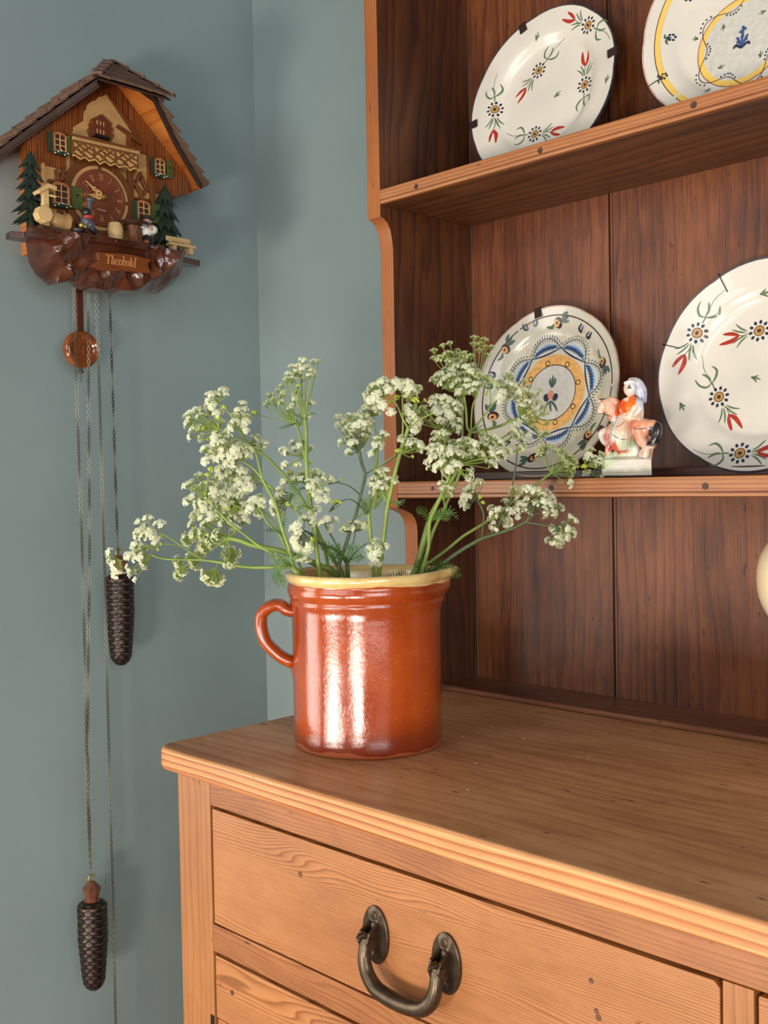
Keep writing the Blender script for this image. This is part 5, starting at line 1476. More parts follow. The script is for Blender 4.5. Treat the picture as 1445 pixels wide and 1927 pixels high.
class Stem:
    def __init__(s, label, name='cow_parsley_stem'):
        s.label = label; s.b = MB(); s.um = []; s.lv = []; s.name = name; s.base = None
    def p(s, x, y, d): return atd(x, y, DJ - d)
    def stalk(s, pts, r0, r1, n=8):     # pts: (px, py, metres towards the viewer)
        P_ = [s.p(*q) for q in pts]
        if s.base is None: s.base = P_[0].copy()
        sp = smooth_path(P_, 5); m = len(sp)
        s.b.tube(sp, [lerp(r0, r1, i/(m-1))*.86 for i in range(m)], n)
        return s
    def cluster(s, node, pts, zf=None, size=9.0, spread=.014, kind='w', dd=0.0, dome=0.006):
        """umbellets at the given pixels, each on a thin ray from the node"""
        N_ = s.p(*node)
        for q in pts:
            x, y = q[0], q[1]; k = q[2] if len(q) > 2 and isinstance(q[2], str) else kind
            sz = q[3] if len(q) > 3 else size
            if zf: x, y = zf(x, y)
            d = node[2] + dd + rf.uniform(-spread, spread)
            P_ = s.p(x, y, d)
            mid = N_.lerp(P_, .5) + V((0, 0, -.0015))
            rad = (sz*rf.uniform(1.0, 1.28))*(DJ-d)/F_PX
            ax = ((P_-N_).normalized()*.9 + V((0, 0, .55)) - FW*.25 + V((rf.uniform(-.4, .4), rf.uniform(-.4, .4), rf.uniform(-.4, .4)))).normalized()
            s.b.tube([N_, mid, P_-ax*rad*.9], [.0006, .00045, .0004], 4, cap=False)
            s.um.append((k, P_, ax, rad))
        return s
    def big(s, node, pts, zf=None, spread=.008):   # umbellets seen from the side or below, given their own axis
        N_ = s.p(*node)
        for x, y, sz, k in pts:
            if zf: x, y = zf(x, y)
            d = node[2]+rf.uniform(-spread, spread); P_ = s.p(x, y, d); rad = sz*(DJ-d)/F_PX
            ax = ((P_-N_).normalized() + FW*.35).normalized()
            s.b.tube([N_, N_.lerp(P_, .5)+V((0, 0, .001)), P_-ax*rad*.9], [.0008, .0006, .0005], 5, cap=False)
            s.um.append((k, P_, ax, rad))
        return s
    def leaf(s, pts, wid, d0=None):
        s.lv.append(([s.p(*q) for q in pts], wid)); return s
    def done(s):
        e = empty(s.name, s.base, s.label, 'flower', 'cut wildflower stems in the terracotta jug')
        s.b.build('stalk', s.mat if hasattr(s, 'mat') else M_STALK, e, smooth=60)
        for k, P_, ax, rad in s.um:
            me = rf.choice(UM[k]); o = bpy.data.objects.new('umbellet' if k != 'y' else 'bud_cluster', me); COL.objects.link(o); o.parent = e
            rot = V((0, 0, 1)).rotation_difference(ax).to_matrix() @ Matrix.Rotation(rf.random()*6.28, 3, 'Z')
            o.matrix_local = Matrix.Translation(P_-ORG[e.name]) @ (rot @ Matrix.Diagonal((rad, rad, rad))).to_4x4()
        for P_, wid in s.lv:
            sp = smooth_path(P_, 8); b = MB(); m = len(sp)
            b.tube(sp, [lerp(.0007, .0002, i/(m-1)) for i in range(m)], 4)
            for i in range(1, m, 2):
                t = (sp[min(i+1, m-1)]-sp[i-1]).normalized(); sd = t.cross(FW).normalized(); w_ = wid*sin(pi*min(1, (i/(m-1))*.9+.1))**.7
                for sg in (-1, 1):
                    tip = sp[i]+sd*sg*w_+t*w_*.65+FW*rf.uniform(-.3, .3)*w_
                    h_ = t*w_*.10; k1 = sp[i].lerp(tip, .5)
                    b.add([sp[i]-h_*.6, k1-h_*1.1, tip, k1+h_*.9+t*w_*.1, sp[i]+h_*.8], [(0,1,3,4),(1,2,3)])
            b.build('leaf', M_LEAF, e)
        return e
z1 = Z3(330, 660, 7.225); z2 = Z3(330, 840, 6.88); z3 = Z3(470, 660, 7.6); z4 = Z3(500, 860, 7.225); z5 = Z3(620, 690, 6.88); z6 = Z3(780, 630, 6.568); z7 = Z3(780, 840, 3.803); z8 = Z3(180, 940, 7.225); z9 = Z3(600, 620, 2.58)

# 1 tall upright stem left of centre
s = Stem('tallest upright cow parsley stem left of centre, against the pale wall')
s.stalk([(612,1230,0),(606,1150,.02),(602,1087,.03),(595,1033,.035),(590.6,985,.035),(583,943,.035),(578,900,.035),(576,845,.035),(576,810,.035),(573,789,.035)], .0029, .0021)
s.stalk([(577,880,.035),(570,845,.033),(563,815,.03),(555,797,.028)], .0018, .0013)
s.cluster((573,789,.035), [(760,130),(920,150),(980,150,'w',7),(620,230),(710,200),(720,330),(890,290),(560,340),(820,220),(600,400),(930,340,'w',7),(660,290),(760,390),(650,340),(530,400,'w',7),(750,250),(860,350,'w',7)], z3, 9)
s.cluster((555,797,.028), [(530,410,'g'),(460,490,'g'),(400,560,'g'),(280,620,'g'),(340,690,'g'),(230,770,'g'),(480,600,'g'),(60,880,'y',7),(690,490,'y',7),(660,580,'y'),(430,660,'g'),(260,730,'g'),(370,750,'g',8),(440,730,'g')], z3, 8)
s.cluster((562,803,.02), [(630,680),(750,610),(860,720),(570,820),(850,930),(620,640),(760,740,'g'),(900,740),(600,770,'w',7),(820,960,'w',7)], z3, 7.5)
s.cluster((571,860,.03), [(610,1310),(510,1440),(640,1400),(700,1350,'w',7),(460,1400,'w',7),(870,1380),(760,1270,'w',7),(490,1630),(665,1620),(865,1590,'y',7)], z3, 9)
s.cluster((577,905,.02), [(340,220,'g'),(400,280),(460,240),(480,290),(350,310),(230,330),(260,330,'w',7),(430,90),(510,230),(300,210,'g',7),(245,110,'w',6)], z4, 8)
s.cluster((577,930,.045), [(690,190),(640,230),(740,230),(880,290),(790,290,'w',7),(670,340),(720,380),(620,400),(740,460),(830,450),(650,500),(710,570),(820,570),(600,330),(660,440),(700,300,'w',8)], z4, 9)
s.cluster((586,960,.05), [(710,700,'f',9.5),(640,770,'f',9),(645,870,'f',9),(430,680,'g',6),(410,600,'g',6)], z4)
s.leaf([(577,912,.04),(562,906,.05),(549,917,.055),(543,935,.055),(545,950,.055)], .0045)
s.leaf([(576,918,.04),(564,920,.05),(556,932,.05),(552,944,.05)], .004); s.leaf([(573,789,.035),(560,782,.04),(545,775,.045),(533,769,.045)], .002)
s.leaf([(573,789,.035),(585,778,.04),(598,780,.045)], .0025); s.leaf([(555,797,.03),(545,800,.04),(530,805,.045),(522,809,.045)], .003); s.leaf([(586,957,.04),(572,952,.045),(560,957,.05)], .003)
s.done()
# 2 low stem reaching far left
s = Stem('cow parsley stem lying lowest and reaching furthest left, over the hanging chains')
s.stalk([(600,1190,.03),(575,1108,.035),(562,1082,.04),(549,1066,.04)], .0042, .0036)
s.stalk([(549,1067,.04),(530,1067,.04),(480,1068,.04),(446,1065,.04),(417,1059,.04),(381,1054,.04),(330,1053,.04),(305,1051,.04),(284.5,1044.5,.04)], .0022, .0011)
s.stalk([(381,1054,.04),(346,1031,.045),(314,1009,.045),(288,1001,.045)], .0011, .0006, 6)
s.stalk([(381,1054,.04),(352,1034,.035),(340,1028,.035),(311,1024,.035),(277,1029,.035)], .0009, .0006, 6)
s.stalk([(284,1044,.04),(262,1047,.04),(240,1052,.04),(227,1055,.04)], .0007, .0005, 6)
s.cluster((288,1001,.045), [(580,300,'f',9),(710,250,'f',10),(880,330,'f',11),(690,430),(650,370),(550,470),(620,490),(700,500),(795,540,'f',10),(740,440),(600,420,'w',8)], z8, 10, .008)
s.cluster((277,1029,.035), [(520,620),(600,650),(550,700),(660,650),(580,740),(640,720,'w',8),(890,600,'y',5),(850,680,'y',5.5),(890,500,'y',5.5)], z8, 10, .008)
s.cluster((284,1044,.04), [(450,770),(520,800),(600,780),(450,950,'f',9),(470,1010,'f',8),(660,890,'f',10),(530,1090,'f',6),(540,970,'g',6),(420,760,'f',8),(500,740)], z8, 9, .008)
s.cluster((227,1055,.04), [(180,710,'f',9),(190,820,'f',9),(230,880,'f',9),(260,960,'f',9),(330,960,'f',9),(260,1040,'f',9),(170,760,'w',7)], z8, 8, .006)
s.leaf([(549,1068,.05),(535,1060,.055),(528,1068,.055),(522,1082,.055)], .006); s.leaf([(522,1066,.05),(521,1080,.055),(527,1095,.06),(536,1108,.06)], .007); s.leaf([(549,1064,.05),(530,1052,.055),(560,1046,.055),(575,1045,.055)], .005)
s.leaf([(525,1066,.05),(515,1050,.05),(512,1038,.05)], .006)
s.done()
# 3 thick arching stem, big umbel seen from below
s = Stem('thickest arching cow parsley stem with a starry umbel turned down at lower left')
s.stalk([(690,1200,-.02),(634,1086,.0),(604,1066,.01),(577,1054,.02),(530,1038,.03),(500,1031,.03),(475,1026,.03),(450,1017,.03),(430,1013,.03)], .0042, .0026)
s.big((429,1013,.03), [(120,1200,13,'h'),(220,1140,14,'h'),(320,1120,13,'h'),(150,1240,11,'h'),(340,1310,15,'h'),(310,1370,13,'h'),(430,1260,13,'h'),(500,1160,14,'h'),(610,1270,9,'h'),(730,1420,19,'h'),(710,1540,15,'h'),(230,1530,15,'h'),(20,1500,13,'h'),(60,1600,15,'h'),(20,1690,11,'h'),(470,1730,24,'h'),(180,1460,12,'h'),(400,1100+90,12,'h')], z2)
s.cluster((429,1013,.03), [(200,1000),(250,930),(400,970),(440,1010),(560,970,'g'),(650,950,'g'),(740,900),(830,960),(760,1090),(790,1050),(720,1010),(480,940),(360,1000),(880,960,'w',8),(920,960,'w',8),(230,890),(330,920)], z2, 9, dd=-.01)
s.done()
# 4 and 5: stems rising left, large masses
s = Stem('cow parsley stem with the uppermost umbels left of the wall corner')
s.stalk([(665,1200,-.01),(647,1087,.0),(632,1060,.005),(605,1016,.01),(580,960,.02),(550,912.6,.025),(525,885,.03),(501,860,.03),(475,843,.03),(459,826,.03)], .0024, .0016)
s.stalk([(459,826,.03),(449,807,.035),(436.6,784.6,.035),(425.5,771,.035),(407.5,758,.035)], .0014, .0009)
s.stalk([(459,826,.03),(443,822,.025),(427,814,.02),(413,808,.02)], .0009, .0007, 6)
s.cluster((407,758,.035), [(640,530),(480,590),(560,580),(440,680),(500,740),(680,520,'w',8),(430,740),(520,660),(660,760,'y',7),(600,600,'w',8),(690,590,'w',7)], z1, 9)
s.cluster((413,808,.02), [(200,840),(330,800),(160,880),(190,920),(160,1000),(240,1040,'g'),(330,880),(460,820),(420,870,'y',7),(560,850),(580,900,'y',8),(470,990),(370,1050,'y',8),(640,960,'g'),(190,1170),(350,1180),(530,1130),(160,970),(300,1050,'g'),(610,830),(480,770),(440,1200,'y',5),(270,800),(220,1070,'w',7)], z1, 9)
s.cluster((449,807,.045), [(920,710),(850,800),(900,870),(980,900),(860,930),(770,1020),(740,1060),(930,1050),(900,990),(800,960),(960,960),(940,790),(820,870),(1070,830,'y',8),(700,1080,'w',7),(960,1080,'w',7)], z1, 9)
s.cluster((462,835,.03), [(1080,1200,'w',9),(1190,1270,'w',10),(1130,1170,'w',7),(1240,1250,'w',7),(1120,1290,'g',7),(1170,1340,'y',6)], z1, 8, .008)
s.done()
s = Stem('cow parsley stem crossing in front of the wall corner below the highest umbels')
s.stalk([(560,1200,.0),(560,1110,.03),(551,1061,.04),(541.5,1026,.045),(532,998,.045),(518,948.6,.045),(506,925,.045),(494,902.5,.045)], .0022, .0017)
s.stalk([(494,902.5,.045),(487,876,.045),(481,852,.045),(476,840,.045)], .0014, .0009)
s.stalk([(494,902,.045),(475,880,.045),(449,865,.045)], .0014, .0009)
s.cluster((449,865,.045), [(540,1180),(640,1150,'g'),(720,1170),(520,1260),(620,1250),(720,1260),(830,1240,'g'),(560,1350),(680,1350),(800,1330),(900,1320),(1000,1360),(640,1430),(760,1420),(920,1420),(400,1330),(870,1270,'g'),(480,1380),(1030,1340,'w',8),(850,1400),(960,1290,'g',7),(580,1200),(700,1400),(530,1300)], z1, 10, .02)
s.cluster((449,865,.045), [(370,30),(380,190),(500,60),(600,40),(700,60),(540,150),(640,150),(720,180),(910,90),(860,40),(780,100),(660,210),(960,120,'w',8),(480,110),(600,100),(740,240),(800,30),(940,50)], z2, 10, .02)
s.done()
s = Stem('cow parsley stem carrying the densest white mass on the left')
s.stalk([(640,1210,-.02),(620,1087,.0),(612,1040,.01),(597,1007,.015),(583,984.6,.02),(561,965,.02),(537,944,.02),(519,926,.02),(500,910,.02),(478,900,.02),(455,905,.015)], .0022, .0012)
s.stalk([(519,926,.02),(500,915,.015),(480,912,.01),(466,922,.01)], .0010, .0008, 6)
s.cluster((455,905,.015), [(600,280),(720,330),(800,260),(870,320),(930,420),(820,420),(960,520),(920,580),(830,480),(700,500),(640,420),(760,350),(860,380),(980,440),(1030,430,'w',7),(760,450),(670,350),(900,300,'w',8),(560,290),(1010,360,'g',8),(740,280),(780,540),(880,530)], z2, 10, .022)
s.cluster((449,952,.01), [(800,640),(860,600),(520,700),(620,700),(700,740),(560,520),(600,600),(700,620),(880,860),(920,860),(800,830,'g'),(740,560),(650,560),(850,700),(760,700,'g'),(660,660),(600,640),(820,900),(560,780,'g'),(640,780),(860,800),(900,760,'w',8)], z2, 9.5, .022)
s.done()
s = Stem('cow parsley stem with pointed green-white umbels at the left edge of the bouquet')
s.stalk([(600,1205,.0),(568,1092,.03),(545,1062,.035),(530,1051,.035),(490,1029,.04),(461,1007,.04),(432,984,.04),(407,959,.04),(391,939,.04),(385,925,.04)], .0018, .0012)
s.stalk([(461,960,.03),(430,946,.035),(405,934,.035),(387,926,.04)], .0008, .0007, 6)
s.cluster((386,928,.04), [(330,400,'g'),(300,370),(460,290,'y'),(420,360,'y'),(200,480),(130,500,'w',8),(290,550,'g'),(240,540,'g'),(160,690),(130,720,'w',8),(210,650),(560,380),(480,480),(400,640),(320,720),(290,800),(370,800),(440,760),(500,830),(430,850),(600,800,'g'),(340,860),(420,700,'g'),(500,600),(440,560),(380,480,'g'),(520,420),(270,740),(460,900),(330,620,'g',8)], z2, 9.5, .02)
s.cluster((449,952,.03), [(540,900,'g'),(620,880,'g'),(700,880,'y'),(680,800,'y'),(760,790,'y'),(580,1000),(700,970)], z2, 8, .01)
s.done()
s = Stem('slender cow parsley stem with a small umbel just left of the wall corner')
s.stalk([(610,1210,.0),(575,1100,.02),(561,1058,.03),(543,1040,.03),(524,1003,.035),(504,985,.035),(490,960,.035),(484,952,.035)], .0018, .0012)
s.stalk([(556,1052,.03),(528,1004,.02),(512,980,.02),(490,956,.02)], .0013, .0009, 6)
s.cluster((485,954,.035), [(1010,740),(1100,650),(960,800),(1070,870),(1080,720),(1120,760),(1000,690),(1030,790),(1100,900,'w',7),(960,720),(1040,660,'w',7),(1130,690,'w',7)], z2, 9, .01)
s.leaf([(528,1004,.035),(512,996,.045),(496,1001,.05)], .004); s.leaf([(532,1000,.035),(534,980,.045),(538,962,.05)], .004)
s.done()
# 8 lower left-centre clump
s = Stem('short cow parsley stem with white clusters low above the yellow rim, left of centre')
s.mat = M_STALKD
s.stalk([(670,1200,-.02),(655,1087,.01),(652,1058,.01),(640,1044,.01),(629,1033,.015),(601,1022,.02),(585,1005,.03),(568,997,.03)], .0030, .0010)
s.cluster((570,1000,.045), [(430,960),(480,840),(540,820,'w',8),(400,920),(400,1010),(400,1100),(460,1070),(440,1160),(400,1200),(500,1200),(470,1260),(590,1230),(440,1250),(540,1280),(500,1370),(560,1400),(450,1380),(640,1130,'y'),(640,1230,'y'),(380,1150),(450,1010),(360,960),(440,900),(480,1120),(540,1220),(600,1190,'w',8),(400,1060)], z4, 9, .012)
s.cluster((553,930,.03), [(180,420),(230,450),(160,520),(120,580),(200,620,'g'),(90,680),(150,740),(190,770),(100,760),(290,640,'y',8),(210,500),(130,640),(80,610,'w',7),(210,710,'w',7)], z4, 8.5, .012)
for q in (((652,1056,.02),(640,1046,.03),(628,1042,.04),(616,1038,.045)), ((652,1056,.02),(662,1040,.03),(668,1028,.04),(680,1030,.045)), ((652,1056,.02),(668,1050,.03),(680,1044,.04),(672,1060,.045)), ((650,1052,.02),(632,1030,.03),(640,1022,.04)), ((629,1033,.02),(612,1026,.03),(600,1030,.04)), ((601,1022,.02),(590,1010,.03),(573,1012,.04)), ((652,1052,.02),(656,1035,.03),(655,1022,.04)), ((640,1044,.02),(625,1050,.03),(611,1040,.04))): s.leaf(q, .006)
s.stalk([(652,1058,.01),(640,1037,.02),(630,1020,.02),(619,1001,.025),(612,990,.03)], .0015, .0008)
s.cluster((611,985,.035), [(800,860,'f',11),(940,840,'f',10),(860,980,'f',10),(760,880,'f',9),(840,830,'f',7)], z4, 9, .006)
s.stalk([(655,1060,.01),(668,1040,.015),(690,1022,.02)], .0010, .0006, 6)
s.done()
# 9 centre dark stem
s = Stem('dark-stalked cow parsley stem in the middle with arching side shoots')
s.mat = M_STALKD
s.stalk([(640,1205,-.02),(637,1087,.02),(640,1054,.02),(647,1036,.02),(659,998,.02),(667.5,975,.02),(678.5,933,.02),(688,892,.02)], .0026, .0016)
s.stalk([(688,892,.02),(684,882,.02),(679,866,.02),(676,850,.02)], .0016, .0020)
s.stalk([(688,892,.02),(704,883,.03),(725,872,.035),(748,857,.035)], .0009, .0006, 6)
s.stalk([(677,931,.02),(666,921,.025),(652,912.6,.03),(631,908,.03),(617,911,.03)], .0008, .0006, 6)
s.stalk([(692,969,.02),(673,948,.03),(659,940,.035),(645,942,.035),(631,950,.035),(619,964,.035)], .0008, .0006, 6)
s.cluster((676,850,.02), [(115,650,'f',9),(120,760,'f',9.5),(260,630),(210,720),(290,750),(380,640),(460,640),(520,700),(400,720),(450,790),(300,840),(220,830),(250,920),(370,820,'g'),(340,880),(430,900,'f'),(370,970,'f'),(450,960,'f'),(290,980),(360,1050,'f'),(150,970),(240,1100),(330,690),(340,760),(490,850),(280,900,'f'),(250,790),(390,860),(480,730,'f'),(180,690,'f',8),(500,770),(310,1030,'w',7)], z5, 10, .016)
s.cluster((619,964,.035), [(980,600,'y',7),(920,600,'y',7.5),(1020,610,'y',6)], z4, 8, .003)
s.cluster((617,911,.03), [(1030,300,'y',5)], z4, 5, .003)
s.cluster((667,1000,.02), [(1060,970,'g',8),(1090,940),(1150,900),(1200,930),(1260,900),(1320,940),(1380,930),(1170,960),(1290,960),(1230,880,'w',7),(1350,900,'w',7),(1020,990,'w',6)], z4, 8.5, .010)
s.stalk([(664,1025,.02),(668,1005,.02),(668,990,.02)], .0008, .0006, 6)
s.leaf([(680,940,.03),(688,948,.04),(684,960,.045)], .004); s.leaf([(668,975,.03),(678,970,.04),(688,962,.045)], .003); s.leaf([(686,968,.03),(690,955,.04),(688,935,.045)], .006)
s.done()
# 10 right of centre pair
s = Stem('cow parsley stem with a long white strand down to the rim, centre right')
s.stalk([(700,1210,-.02),(702.7,1085,.03),(698,1030,.03),(695,980,.03),(694,966,.03),(700,925,.02),(706,895,.01),(708,860,.01),(708.7,838,.01)], .0024, .0018)
s.stalk([(708.7,838,.01),(707,815,.01),(703,785,.01)], .0011, .0008, 6)
s.cluster((703,783,.01), [(500,530),(560,560),(610,580),(430,560),(470,510,'g'),(590,520),(380,600,'w',7),(640,590,'w',7),(545,600,'g')], z5, 8.5, .01)
s.cluster((708.7,838,.015), [(600,960,'f',10),(650,990),(660,1030),(700,860,'w',8),(690,900,'w',7),(760,880,'w',5),(530,1120),(560,1110,'w',7),(590,1010,'f',8),(480,900,'y',6),(620,930)], z5, 8.5, .008)
s.cluster((703,960,.03), [(320,690),(275,760),(310,770),(355,730),(270,820),(300,720),(265,790),(320,800,'w',8),(290,690,'w',8),(255,750,'w',8),(290,800)], z9, 9, .010)
s.cluster((700,1040,.04), [(270,1040),(280,1080),(270,1120),(250,1060),(300,1070),(330,1050,'w',7),(290,1140,'w',8),(275,1020,'w',8),(255,1095),(260,1140,'w',8),(300,1110),(240,1070,'g',7),(285,1055)], z9, 8.5, .008)
s.leaf([(694,966,.03),(684,952,.04),(680,940,.045)], .004)
s.done()
# 11 bright green stem in front of the rack edge
s = Stem('bright green cow parsley stem rising in front of the rack edge')
s.stalk([(705,1205,0),(712,1086,.03),(720,1031,.04),(726,975,.04),(730,950,.04),(743,891,.04),(755,845,.04),(761,828,.04),(768,806,.04)], .0027, .0022)
s.stalk([(768,806,.04),(757,786,.04),(748,765,.04),(741,756,.04),(722,740,.04)], .0013, .0008, 7)
s.stalk([(757,835,.04),(758,800,.04),(757.5,770,.04),(757,742,.04)], .0011, .0009, 7)
s.stalk([(768,806,.04),(778,785,.035),(784,765,.03),(783,755,.03)], .0009, .0008, 6); s.stalk([(768,806,.04),(790,790,.045),(809,780,.05)], .0009, .0007, 6)
s.cluster((722,742,.04), [(680,180),(720,240),(600,230),(780,200),(830,250),(760,290),(560,300),(500,350),(480,400),(550,420),(620,340),(620,400),(690,500),(570,370),(640,290),(690,330,'g'),(550,250),(460,350,'w',7),(800,590,'w',8),(660,440,'w',8),(710,150,'w',8),(520,430),(650,200)], z5, 9.5, .014)
s.cluster((757,742,.04), [(850,180),(930,190),(1000,190),(980,270),(1060,260),(1150,270),(1100,320),(890,260),(1010,350,'g'),(1030,410,'g'),(960,230,'g'),(1040,210),(1130,300),(900,210),(860,390,'y',8),(800,440,'y',8),(1170,260,'w',7),(1010,290)], z5, 9.5, .014)
s.cluster((783,757,.03), [(1110,420,'y',11),(1040,540),(1000,520),(1080,650),(1040,700),(1130,680),(1110,760),(1100,830),(1060,600),(1140,740),(1090,560,'w',8),(1010,590,'w',8),(1150,800,'w',8),(1240,430,'y',6)], z5, 9, .012)
s.cluster((754,852,.04), [(920,950),(1060,940),(1010,1020),(1130,1000),(1180,1030),(1170,1080),(880,1080,'y',7),(950,610,'y',7),(1080,1160,'y',5),(1040,980),(1190,1000,'w',8),(930,910,'w',8),(1110,960)], z5, 8.5, .01)
s.cluster((728,945,.035), [(670,1340),(730,1340),(670,1420),(560,1450),(560,1530),(640,1510),(690,1520),(620,1570),(800,1460),(840,1480),(770,1450),(700,1560),(600,1490),(850,1430,'w',7)], z5, 9, .012)
s.leaf([(730,950,.04),(742,944,.05),(750,948,.05),(762,940,.05)], .004)
s.stalk([(755,845,.04),(735,862,.045),(715,874,.045),(700,882,.045)], .0008, .0006, 6)
s.done()
# 12 big right stem
s = Stem('sturdy pale-noded cow parsley stem leaning right, with tallest umbels before the plate')
s.stalk([(755,1205,-.02),(776,1087,.0),(781,1077,.0),(790,1045,.0),(800,1008,.0),(807,983,.0)], .0040, .0036)
s.stalk([(807,983,.0),(813,965,.0),(824,945,.0),(840,919,-.005),(859,887,-.005),(874,843,-.005),(886,812,-.01)], .0030, .0024)
s.stalk([(886,812,-.01),(879,805,-.01),(877,774.6,-.01),(873,745.7,-.01)], .0017, .0015); s.stalk([(886,812,-.01),(887,785,-.01),(889.6,762,-.01),(896,748,-.01),(900,735,-.01)], .0012, .0009, 7)
s.stalk([(886,812,-.01),(902,794,-.01),(924.6,764,-.01),(940,750,-.01)], .0015, .0009, 7); s.stalk([(924,764,-.01),(923,745,-.01),(921.6,727,-.01)], .0008, .0006, 6)
s.stalk([(886,814,-.01),(918,808,-.005),(947,799,.0),(962,791,.0),(978,787,.0)], .0018, .0014); s.stalk([(900,815,-.01),(930,838,.0),(952,832,.0),(965,816,.0),(974,800,.0)], .0013, .0009, 6)
s.cluster((873,744,-.01), [(240,190,'g',7.5),(350,130,'g',7),(440,100,'g',7.5),(530,190,'g',7),(300,290,'g'),(230,280,'g',7),(400,230,'g'),(390,280,'g'),(480,240,'g'),(560,250,'g'),(640,270,'g'),(700,260,'g',8),(540,320),(440,350),(380,420),(460,430),(560,400),(640,390),(720,380),(540,480),(620,480),(700,450),(300,480),(230,550),(300,560),(380,530),(440,560),(400,640),(470,620),(580,550),(650,560),(720,540),(620,640),(540,700),(560,770,'g'),(500,380),(600,330),(350,480),(260,510,'w',8),(450,500),(520,560),(660,620),(330,600),(600,720,'w',8),(420,320,'g'),(360,250,'g',7),(620,220,'g',7)], z6, 9.5, .016)
s.cluster((896,748,-.01), [(740,30,'g',8),(730,110,'g',8),(860,60,'g',8),(800,110,'g'),(800,190,'g',8),(880,150,'g',7),(960,150,'g',7),(900,250,'g',7),(770,440),(700,620),(680,700),(750,600),(790,560,'g'),(840,540,'g'),(760,510,'g'),(730,680,'w',8),(800,480,'g',8),(820,600,'g',7)], z6, 8.5, .010)
s.cluster((921.6,727,-.01), [(900,560,'g'),(930,540,'g'),(850,620,'g',7),(860,740,'y',5),(960,580,'g',7),(890,520,'g',7)], z6, 8, .006)
s.cluster((940,750,-.01), [(1120,510),(1180,480),(1070,580),(1080,650),(1150,600),(1210,600),(1160,680),(1060,760),(1120,790),(1040,800),(1220,700),(1200,540,'g',8),(1100,710),(1030,620,'g',8),(1180,760)], z6, 8.5, .012)
s.cluster((978,787,.0), [(1300,700),(1380,680),(1340,760),(1400,820),(1300,800),(1420,740,'g'),(1440,880,'g'),(1380,900,'g'),(1330,860),(1430,960,'g'),(1360,960,'g'),(1280,740),(1260,660),(1400,640,'w',8)], z6, 8.5, .014)
s.cluster((978,787,.0), [(960,270),(1000,300),(960,340),(1030,320,'g'),(1000,380),(1060,350,'g'),(1040,400),(1100,400,'g'),(1000,430),(1060,440,'g'),(970,450),(1110,450,'g'),(1050,480,'g'),(1090,370,'g',8),(1070,300,'g',8),(1020,360),(1110,500,'g'),(1030,450,'g'),(1080,410,'g'),(1000,250,'w',8)], z9, 8.5, .014)
s.cluster((970,808,.0), [(940,490),(960,520),(1100,510,'g'),(1000,540),(990,570),(1020,520),(950,460),(1070,520,'g'),(980,500)], z9, 8, .01)
s.leaf([(886,812,-.01),(898,806,.0),(910,800,.0)], .003)
s.done()
s = Stem('cow parsley stem with a round white head right of the rack side edge')
s.stalk([(770,1205,-.03),(790,1080,-.03),(798,1058,-.03),(814,1003,-.03),(832.6,963.6,-.03),(853.6,919,-.03),(866,885,-.03),(870,843,-.03),(870,797,-.03),(870.6,752,-.03)], .0024, .0016)
s.stalk([(836,950,-.02),(832,890,-.015),(838,850,.0),(836,800,.0),(832,775,.0)], .0013, .0009, 6)
s.cluster((832,772,.0), [(230,780),(300,770),(370,770),(430,800),(260,860),(330,860),(400,870),(220,830),(290,950),(370,930),(450,970),(490,880),(560,880),(540,960),(440,1000),(460,850),(350,810),(520,920),(250,920),(410,960),(500,840,'w',8),(200,970,'y',7)], z6, 9, .014)
s.cluster((838,812,.0), [(340,1060),(400,1090),(480,1100),(550,1060),(500,1170),(540,1140),(300,1050),(450,1060),(530,1180,'w',8),(90,900,'g'),(60,960,'g'),(130,900,'g',8),(60,1050,'g'),(150,960,'g',8),(110,1040,'g',8),(200,1060,'g',7)], z6, 8.5, .012)
s.done()
s = Stem('cow parsley stem with boldest, lowest white clusters just above the middle shelf edge')
s.stalk([(775,1205,-.01),(792,1085,.01),(806,1030,.015),(808,985,.02),(820,955,.03),(838,915,.035),(850,880,.035),(856,860,.035)], .0026, .0018)
s.cluster((853,870,.04), [(260,1220),(330,1210),(240,1290),(380,1250),(210,1380),(280,1370),(200,1450),(290,1460),(300,1270),(160,1400,'w',8),(350,1290),(240,1420),(320,1400)], z6, 10, .012)
s.cluster((858,862,.04), [(460,1330),(530,1360),(440,1400),(500,1440),(380,1480),(620,1290),(680,1310),(740,1340),(600,1480),(700,1430),(560,1310,'w',8),(660,1360),(420,1460),(540,1400)], z6, 9.5, .012)
s.cluster((862,868,.03), [(850,1210,'g'),(870,1290),(930,1230),(960,1330),(880,1360),(1050,1290),(1080,1330,'w',8),(850,1440,'y',8),(800,1430,'y',8),(960,1420),(1040,1440),(1100,1420),(910,1280),(1000,1280),(980,1250),(840,1340),(1000,1370),(920,1400),(760,1400,'g'),(1230,1180),(1270,1240),(1340,1380,'g'),(1190,1200,'w',8),(1290,1420,'g',7)], z6, 9, .014)
s.cluster((855,875,.045), [(130,30),(120,80),(150,150),(90,110),(210,30),(260,40),(240,100),(210,150),(220,190),(320,130),(380,70),(430,40),(480,60),(300,30),(340,60),(100,150,'f',8),(190,110),(270,80),(230,60),(560,50),(620,40),(680,30),(550,120,'f',11),(760,10),(500,90,'w',8),(590,90,'w',8),(640,70,'w',8),(290,120),(250,160)], z7, 9.5, .014)
s.cluster((858,880,.05), [(390,190,'f',10),(400,230,'f',9),(370,220,'f',8),(410,170,'f',8)], z7, 9, .004)
s.cluster((832,940,.045), [(190,260,'f',8),(230,300,'f',10),(250,340,'f',8),(200,310,'f',8),(260,300,'f',7)], z7, 9, .004)
